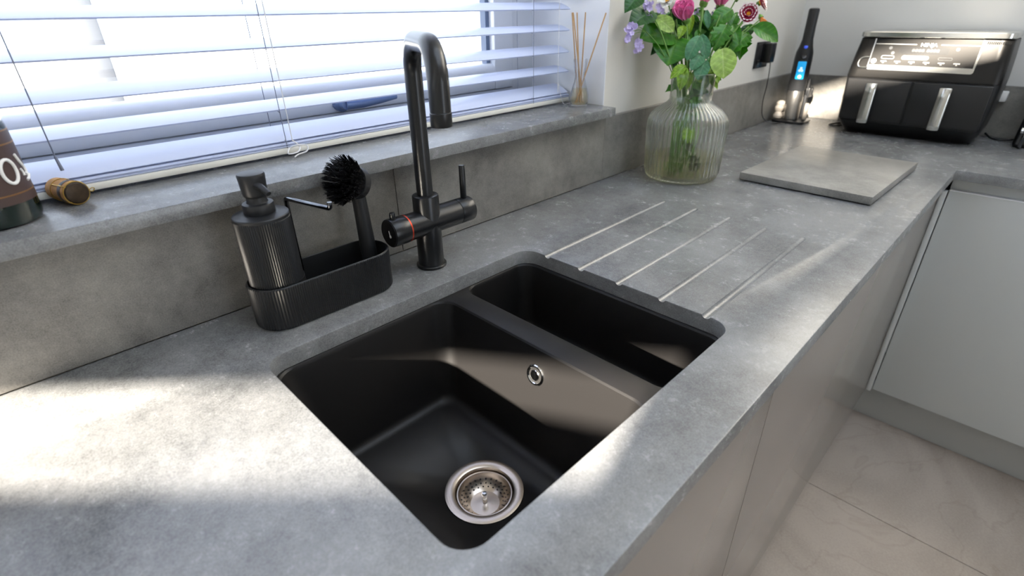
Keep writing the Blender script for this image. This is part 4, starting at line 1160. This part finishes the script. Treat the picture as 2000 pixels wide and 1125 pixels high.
# ------------------------------------------------------------------ air fryer
fy = thing('air_fryer', 'black two-drawer air fryer with silver handles and silver top', 'air fryer', (2.168, -0.4555, H), -PI / 2)
def frow(hw, yf, yb, r, z):           # local rounded rectangle: half width, front, back
    return rrect(-hw, hw, yf, yb, r, z, 6)
bm = bmesh.new()
loft(bm, [frow(0.184, -0.072, 0.110, 0.03, 0.004), frow(0.186, -0.075, 0.112, 0.03, 0.010), frow(0.197, -0.110, 0.116, 0.03, 0.042), frow(0.198, -0.112, 0.116, 0.03, 0.046)])
finish('base', bm, 'fryer_base', fy)
bm = bmesh.new()
loft(bm, [frow(0.198, -0.108, 0.116, 0.032, 0.046), frow(0.203, -0.110, 0.118, 0.032, 0.11), frow(0.2055, -0.112, 0.118, 0.032, 0.183), frow(0.200, -0.108, 0.114, 0.03, 0.1836)])
finish('body', bm, 'fryer_black', fy, angle=25)
bm = bmesh.new()
loft(bm, [frow(0.203, -0.1135, 0.117, 0.032, 0.1837), frow(0.2055, -0.1155, 0.118, 0.032, 0.1845), frow(0.2055, -0.1160, 0.118, 0.032, 0.19), frow(0.2020, -0.100, 0.118, 0.032, 0.25), frow(0.1975, -0.086, 0.118, 0.032, 0.302), frow(0.192, -0.080, 0.112, 0.03, 0.3045)])
finish('fascia', bm, 'fryer_panel', fy, angle=25)
bm = bmesh.new()
loft(bm, [frow(0.190, -0.082, 0.112, 0.03, 0.3046), frow(0.198, -0.094, 0.118, 0.032, 0.3060), frow(0.199, -0.0955, 0.119, 0.032, 0.3075), frow(0.199, -0.0955, 0.119, 0.032, 0.3200), frow(0.196, -0.092, 0.116, 0.03, 0.3225)])
finish('top_plate', bm, 'fryer_silver', fy)
for x0, x1 in ((-0.1935, -0.0095), (-0.0065, 0.1935)):
    bm = bmesh.new(); box(bm, x0, x1, -0.1165, -0.09, 0.050, 0.1805, bev=0.004, seg=3)
    dr = finish('drawer', bm, 'fryer_black', fy)
    hx = -0.113 if x0 < -0.1 else 0.085
    bm = bmesh.new()
    rings = []
    for z in (0.046, 0.0475, 0.06, 0.10, 0.14, 0.170, 0.1715):
        k = 1.0 if 0.047 < z < 0.1712 else 0.86
        dz = 0.0
        rings.append([(hx + 0.0165 * k * math.cos(2 * PI * i / 24), -0.143 + 0.0085 * k * math.sin(2 * PI * i / 24), z) for i in range(24)])
    loft(bm, rings)
    hd = finish('handle', bm, 'fryer_silver', dr, angle=50)
    bm = bmesh.new(); box(bm, hx - 0.010, hx + 0.010, -0.140, -0.112, 0.150, 0.166, bev=0.003); box(bm, hx - 0.010, hx + 0.010, -0.140, -0.112, 0.052, 0.066, bev=0.003)
    finish('handle_bracket', bm, 'fryer_base', dr)
# control panel lies on the sloping upper front
pn_a = Vector((0, -0.1160, 0.19)); pn_b = Vector((0, -0.086, 0.302))
upv = (pn_b - pn_a).normalized(); nrm = Vector((0, -upv.z, upv.y))
PM = Matrix.Identity(4)
for i, ax in enumerate((Vector((1, 0, 0)), upv, nrm)):
    for k in range(3): PM[k][i] = ax[k]
for k in range(3): PM[k][3] = pn_a[k] + nrm[k] * 0.0004
def panel(name, bm, material, parent=fy, **kw):
    o = finish(name, bm, material, parent, **kw)
    o.matrix_local = PM if parent is fy else Matrix.Identity(4)
    return o
PL = (upv.length and (pn_b - pn_a).length)
bm = bmesh.new()
oP = [(p[0], p[1]) for p in rrect(-0.148, 0.130, 0.024, 0.150, 0.012, 0, 6)]
oP = [(x, min(y, PL - 0.001)) for x, y in oP]
prism(bm, [(-0.146, 0.034), (0.128, 0.034), (0.128, PL - 0.002), (-0.146, PL - 0.002)], 0.0, 0.0012)
cp = panel('control_panel', bm, 'fryer_panel')
bm = bmesh.new()
# silver frame: wide lower bar with rounded corners, thin sides, loop at the lower corner
prism(bm, [(p[0], p[1]) for p in rrect(-0.150, 0.132, 0.020, 0.036, 0.0075, 0, 5)], 0.0012, 0.0032)
prism(bm, [(-0.1500, 0.028), (-0.1465, 0.028), (-0.1465, PL - 0.001), (-0.1500, PL - 0.001)], 0.0012, 0.0030)
prism(bm, [(0.1270, 0.028), (0.1320, 0.028), (0.1320, PL - 0.001), (0.1270, PL - 0.001)], 0.0012, 0.0030)
tube(bm, smoothpath([(-0.146, 0.026, 0.002), (-0.170, 0.026, 0.002), (-0.178, 0.036, 0.002), (-0.176, 0.050, 0.002), (-0.166, 0.057, 0.002), (-0.148, 0.058, 0.002)], 6), 0.0026, 8)
panel('panel_trim', bm, 'fryer_silver', cp)
bm = bmesh.new(); prism(bm, [(-0.145, 0.0985), (-0.033, 0.0985), (-0.033, 0.1005), (-0.145, 0.1005)], 0.0012, 0.0016)
prism(bm, [(0.030, 0.0985), (0.127, 0.0985), (0.127, 0.1005), (0.030, 0.1005)], 0.0012, 0.0016); panel('panel_line', bm, 'print_grey', cp)
me = text_mesh('NINJA', 0.0145); me.materials.append(MATS['white_print'])
o = linkmesh('logo', me, cp, (-0.001, 0.0985, 0.0016), scale=(1.1, 1, 1))
# display with its digits
bm = bmesh.new(); prism(bm, [(p[0], p[1]) for p in rrect(-0.075, 0.055, 0.072, 0.092, 0.003, 0, 4)], 0.0012, 0.0015); dsp = panel('display', bm, 'fryer_base', cp)
me = text_mesh('8888 8888', 0.0125); me.materials.append(MATS['print_dim']); linkmesh('digits', me, dsp, (-0.005, 0.082, 0.0016), scale=(1.35, 1, 1))
def ringpill(x0, x1, y0, y1, wdt):
    bm = bmesh.new(); r = (y1 - y0) / 2 - 0.0002
    prism(bm, [(p[0], p[1]) for p in rrect(x0, x1, y0, y1, r, 0, 6)], 0.0012, 0.0016, holes=[[(p[0], p[1]) for p in rrect(x0 + wdt, x1 - wdt, y0 + wdt, y1 - wdt, r - wdt, 0, 6)]])
    return bm
panel('button', ringpill(-0.118, -0.082, 0.055, 0.065, 0.0010), 'print_grey', cp)
panel('button', ringpill(0.034, 0.070, 0.056, 0.064, 0.0010), 'print_dim', cp)
bm = bmesh.new(); prism(bm, [(p[0], p[1]) for p in rrect(-0.062, 0.010, 0.054, 0.067, 0.0062, 0, 6)], 0.0012, 0.0022); panel('dial_button', bm, 'fryer_silver', cp)
bm = bmesh.new(); lathe(bm, [(0.0075, 0.0012), (0.0075, 0.0024), (0.0065, 0.0028)], 24, (-0.136, 0.047)); panel('power_button', bm, 'white_print', cp)
for k in range(6):
    cxk = -0.108 + 0.0385 * k
    bm = bmesh.new(); prism(bm, [(cxk - 0.008, 0.0465), (cxk + 0.008, 0.0465), (cxk + 0.008, 0.0492), (cxk - 0.008, 0.0492)], 0.0012, 0.0015)
    prism(bm, [(cxk - 0.003, 0.0425), (cxk + 0.003, 0.0425), (cxk, 0.0450)], 0.0012, 0.0015); panel('mode_mark', bm, 'print_grey', cp)
for k, (cxk, cyk) in enumerate(((-0.100, 0.088), (-0.090, 0.073), (0.075, 0.088))):
    bm = bmesh.new(); lathe(bm, [(0.0048, 0.0012), (0.0048, 0.0016)], 16, (cxk, cyk)); panel('icon', bm, 'print_dim', cp)
bm = bmesh.new()
for k in range(14): box(bm, 0.138 + k * 0.0043, 0.1402 + k * 0.0043, PL - 0.011, PL - 0.004, 0.0002, 0.0016)
panel('air_vent', bm, 'dark_hole')
for fx in (-0.14, 0.14):
    for fyy in (-0.05, 0.09):
        bm = bmesh.new(); lathe(bm, [(0.012, 0.0003), (0.012, 0.005)], 14, (fx, fyy)); finish('foot', bm, 'cable_black', fy)
# mains cables on the worktop
def cable(name, pts, label, r=0.0028):
    base = Vector(pts[0]); o0 = [Vector(p) - base for p in pts]
    bm = bmesh.new(); tube(bm, smoothpath(o0, 7), r, 8); o = finish(name, bm, 'cable_black'); o.location = base
    return tag(o, label, 'cable')
cable('power_cable', [(2.272, -0.262, H + 0.004), (2.225, -0.232, H + 0.004), (2.175, -0.212, H + 0.0034), (2.155, -0.220, H + 0.0034), (2.165, -0.240, H + 0.0034), (2.215, -0.245, H + 0.0034)], 'black cable looping out beside the air fryer towards the vacuum')
cable('power_cable', [(2.283, -0.655, H + 0.012), (2.262, -0.672, H + 0.0035), (2.240, -0.690, H + 0.0033), (2.245, -0.715, H + 0.0033), (2.262, -0.738, H + 0.006)], 'black cable running from the air fryer to the appliance beside it')
bm = bmesh.new(); box(bm, 2.270, 2.2900, -0.674, -0.640, H + 0.114, H + 0.146, bev=0.003)
pg = finish('white_plug', bm, 'white_plastic'); tag(pg, 'small white plug-like block on the upstand behind the air fryer', 'plug')

# black appliance cut by the edge of the photograph
ap = thing('countertop_appliance', 'black appliance with a chrome ring standing past the air fryer', 'appliance', (2.215, -0.84, H), -PI / 2)
bm = bmesh.new()
loft(bm, [rrect(-0.104, 0.16, -0.060, 0.065, 0.012, 0.003, 5), rrect(-0.106, 0.16, -0.062, 0.067, 0.014, 0.010, 5), rrect(-0.104, 0.16, -0.040, 0.067, 0.014, 0.080, 5), rrect(-0.100, 0.16, -0.034, 0.066, 0.014, 0.200, 5), rrect(-0.090, 0.15, -0.026, 0.058, 0.014, 0.212, 5)])
finish('body', bm, 'fryer_base', ap)
bm = bmesh.new(); tube(bm, [(-0.085 + 0.0, -0.072 + 0.024 * math.cos(2 * PI * i / 28), 0.036 + 0.030 * math.sin(2 * PI * i / 28)) for i in range(29)], 0.0045, 10, caps=False)
rg = finish('chrome_ring', bm, 'wire_dark_chrome', ap)
bm = bmesh.new(); cyl(bm, (-0.097, -0.062, 0.052), (-0.045, -0.062, 0.052), 0.0095, n=20, bev=0.001); finish('hinge_barrel', bm, 'chrome', ap)

# ------------------------------------------------------------------ hand vacuum on its stand, socket and charger
sv = thing('vacuum_stand', 'black charging stand with pale attachments in the corner', 'stand', (2.165, -0.074, H))
bm = bmesh.new(); loft(bm, [rrect(-0.058, 0.055, -0.058, 0.058, 0.03, 0.0005, 8), rrect(-0.060, 0.057, -0.060, 0.060, 0.03, 0.003, 8), rrect(-0.060, 0.057, -0.060, 0.060, 0.03, 0.008, 8), rrect(-0.056, 0.053, -0.056, 0.056, 0.03, 0.010, 8)])
finish('stand_base', bm, 'vac_black', sv)
bm = bmesh.new(); box(bm, 0.038, 0.052, -0.028, 0.028, 0.009, 0.155, bev=0.006, seg=3); box(bm, 0.005, 0.050, -0.040, -0.034, 0.09, 0.125, bev=0.002); box(bm, 0.005, 0.050, 0.034, 0.040, 0.09, 0.125, bev=0.002)
box(bm, 0.034, 0.052, -0.042, 0.042, 0.095, 0.120, bev=0.004)
finish('cradle', bm, 'vac_black', sv)
for k, (nx, ny, nz) in enumerate(((-0.028, 0.044, 0.0), (0.0, 0.050, 0.03), (-0.005, -0.047, 0.0))):
    bm = bmesh.new()
    lathe(bm, [(0.010, 0.010), (0.016, 0.014), (0.018, 0.022), (0.013, 0.030), (0.011, 0.036), (0.016, 0.044), (0.017, 0.052), (0.010, 0.060), (0.004, 0.062)] if k != 2 else [(0.006, 0.010), (0.008, 0.014), (0.008, 0.06), (0.006, 0.072)], 20, (nx, ny))
    o = finish('attachment', bm, 'nozzle_pale', sv); o.location.z = nz * 0.4
vc = thing('hand_vacuum', 'slim black cordless hand vacuum with lit blue screen and silver bin', 'vacuum', (2.150, -0.0735, H + 0.0105))
def vring(a, b, z, cx=0.0, n=32): return [(cx + a * math.cos(2 * PI * i / n), b * math.sin(2 * PI * i / n), z) for i in range(n)]
bm = bmesh.new(); loft(bm, [vring(0.026, 0.027, 0.0), vring(0.028, 0.029, 0.002), vring(0.0285, 0.0295, 0.05), vring(0.029, 0.030, 0.053), vring(0.029, 0.030, 0.080), vring(0.028, 0.029, 0.105), vring(0.024, 0.027, 0.118)])
finish('dust_bin', bm, 'vac_silver', vc, angle=40)
bm = bmesh.new(); loft(bm, [vring(0.026, 0.028, 0.100), vring(0.030, 0.0305, 0.112), vring(0.031, 0.031, 0.16), vring(0.030, 0.0305, 0.215), vring(0.027, 0.029, 0.238), vring(0.021, 0.023, 0.258), vring(0.0175, 0.0185, 0.280), vring(0.0165, 0.0175, 0.330), vring(0.0165, 0.0180, 0.374), vring(0.0150, 0.0165, 0.380), vring(0.009, 0.010, 0.382)])
bd_ = finish('motor_body', bm, 'vac_black', vc, angle=50)
# screen and buttons face the room (towards the camera side)
scr_dir = Vector((CAM.x - 2.15, CAM.y + 0.0735, 0)).normalized()
SM = Matrix.Rotation(math.atan2(scr_dir.y, scr_dir.x), 4, 'Z')
def curved(bm, w, z0, z1, r, rr=0.003):
    n = 8; rows = []
    for z in (z0, z0 + rr, z1 - rr, z1):
        ww = w - (rr * 1.2 if z in (z0, z1) else 0)
        rows.append([bm.verts.new((r * math.cos((i / n - 0.5) * ww / r), r * math.sin((i / n - 0.5) * ww / r), z)) for i in range(n + 1)])
    for a, b in zip(rows, rows[1:]):
        for i in range(n): bm.faces.new((a[i], a[i + 1], b[i + 1], b[i]))
bm = bmesh.new(); curved(bm, 0.029, 0.148, 0.209, 0.0318); s_ = finish('screen', bm, 'vac_screen', vc, recalc=False); s_.matrix_local = SM
bm = bmesh.new(); cyl(bm, (0.0315, 0, 0.157), (0.0325, 0, 0.157), 0.0062, n=20); cyl(bm, (0.0315, -0.004, 0.178), (0.0324, -0.004, 0.178), 0.0042, n=12); cyl(bm, (0.0315, 0.004, 0.178), (0.0324, 0.004, 0.178), 0.0042, n=12); cyl(bm, (0.0315, 0.0, 0.186), (0.0324, 0.0, 0.186), 0.004, n=12)
o = finish('screen_icon', bm, 'vac_digit', s_)
bm = bmesh.new(); cyl(bm, (0.026, 0, 0.222), (0.0305, 0, 0.226), 0.0085, n=20, bev=0.001); o = finish('mode_button', bm, 'socket_black', vc); o.matrix_local = SM
bm = bmesh.new(); cyl(bm, (0.0195, 0, 0.256), (0.0225, 0, 0.258), 0.0065, n=18, bev=0.0008); o = finish('power_button', bm, 'vac_button', vc); o.matrix_local = SM

so_ = thing('wall_socket', 'dark metal double socket on the wall above the upstand', 'socket', (1.972, WALL_Y, H + 0.248))
bm = bmesh.new(); box(bm, -0.060, 0.050, -0.006, -0.0003, -0.043, 0.043, bev=0.002); finish('face_plate', bm, 'socket_black', so_)
bm = bmesh.new(); box(bm, -0.048, -0.030, -0.0085, -0.0055, -0.030, -0.016, bev=0.001); finish('rocker_switch', bm, 'fryer_base', so_)
chg = thing('plug_charger', 'black plug charger pushed into the wall socket', 'charger', (1.985, WALL_Y - 0.0065, H + 0.252))
bm = bmesh.new(); box(bm, -0.026, 0.018, -0.030, -0.0003, -0.030, 0.034, bev=0.004, seg=3); finish('charger_body', bm, 'fryer_base', chg)
bm = bmesh.new(); tube(bm, smoothpath([(0.012, -0.020, -0.030), (0.014, -0.022, -0.06), (0.022, -0.020, -0.11), (0.030, -0.014, -0.17), (0.044, -0.020, -0.225), (0.060, -0.050, -0.2465), (0.11, -0.075, -0.2475)], 7), 0.0016, 7)
finish('charger_lead', bm, 'cable_black', chg)
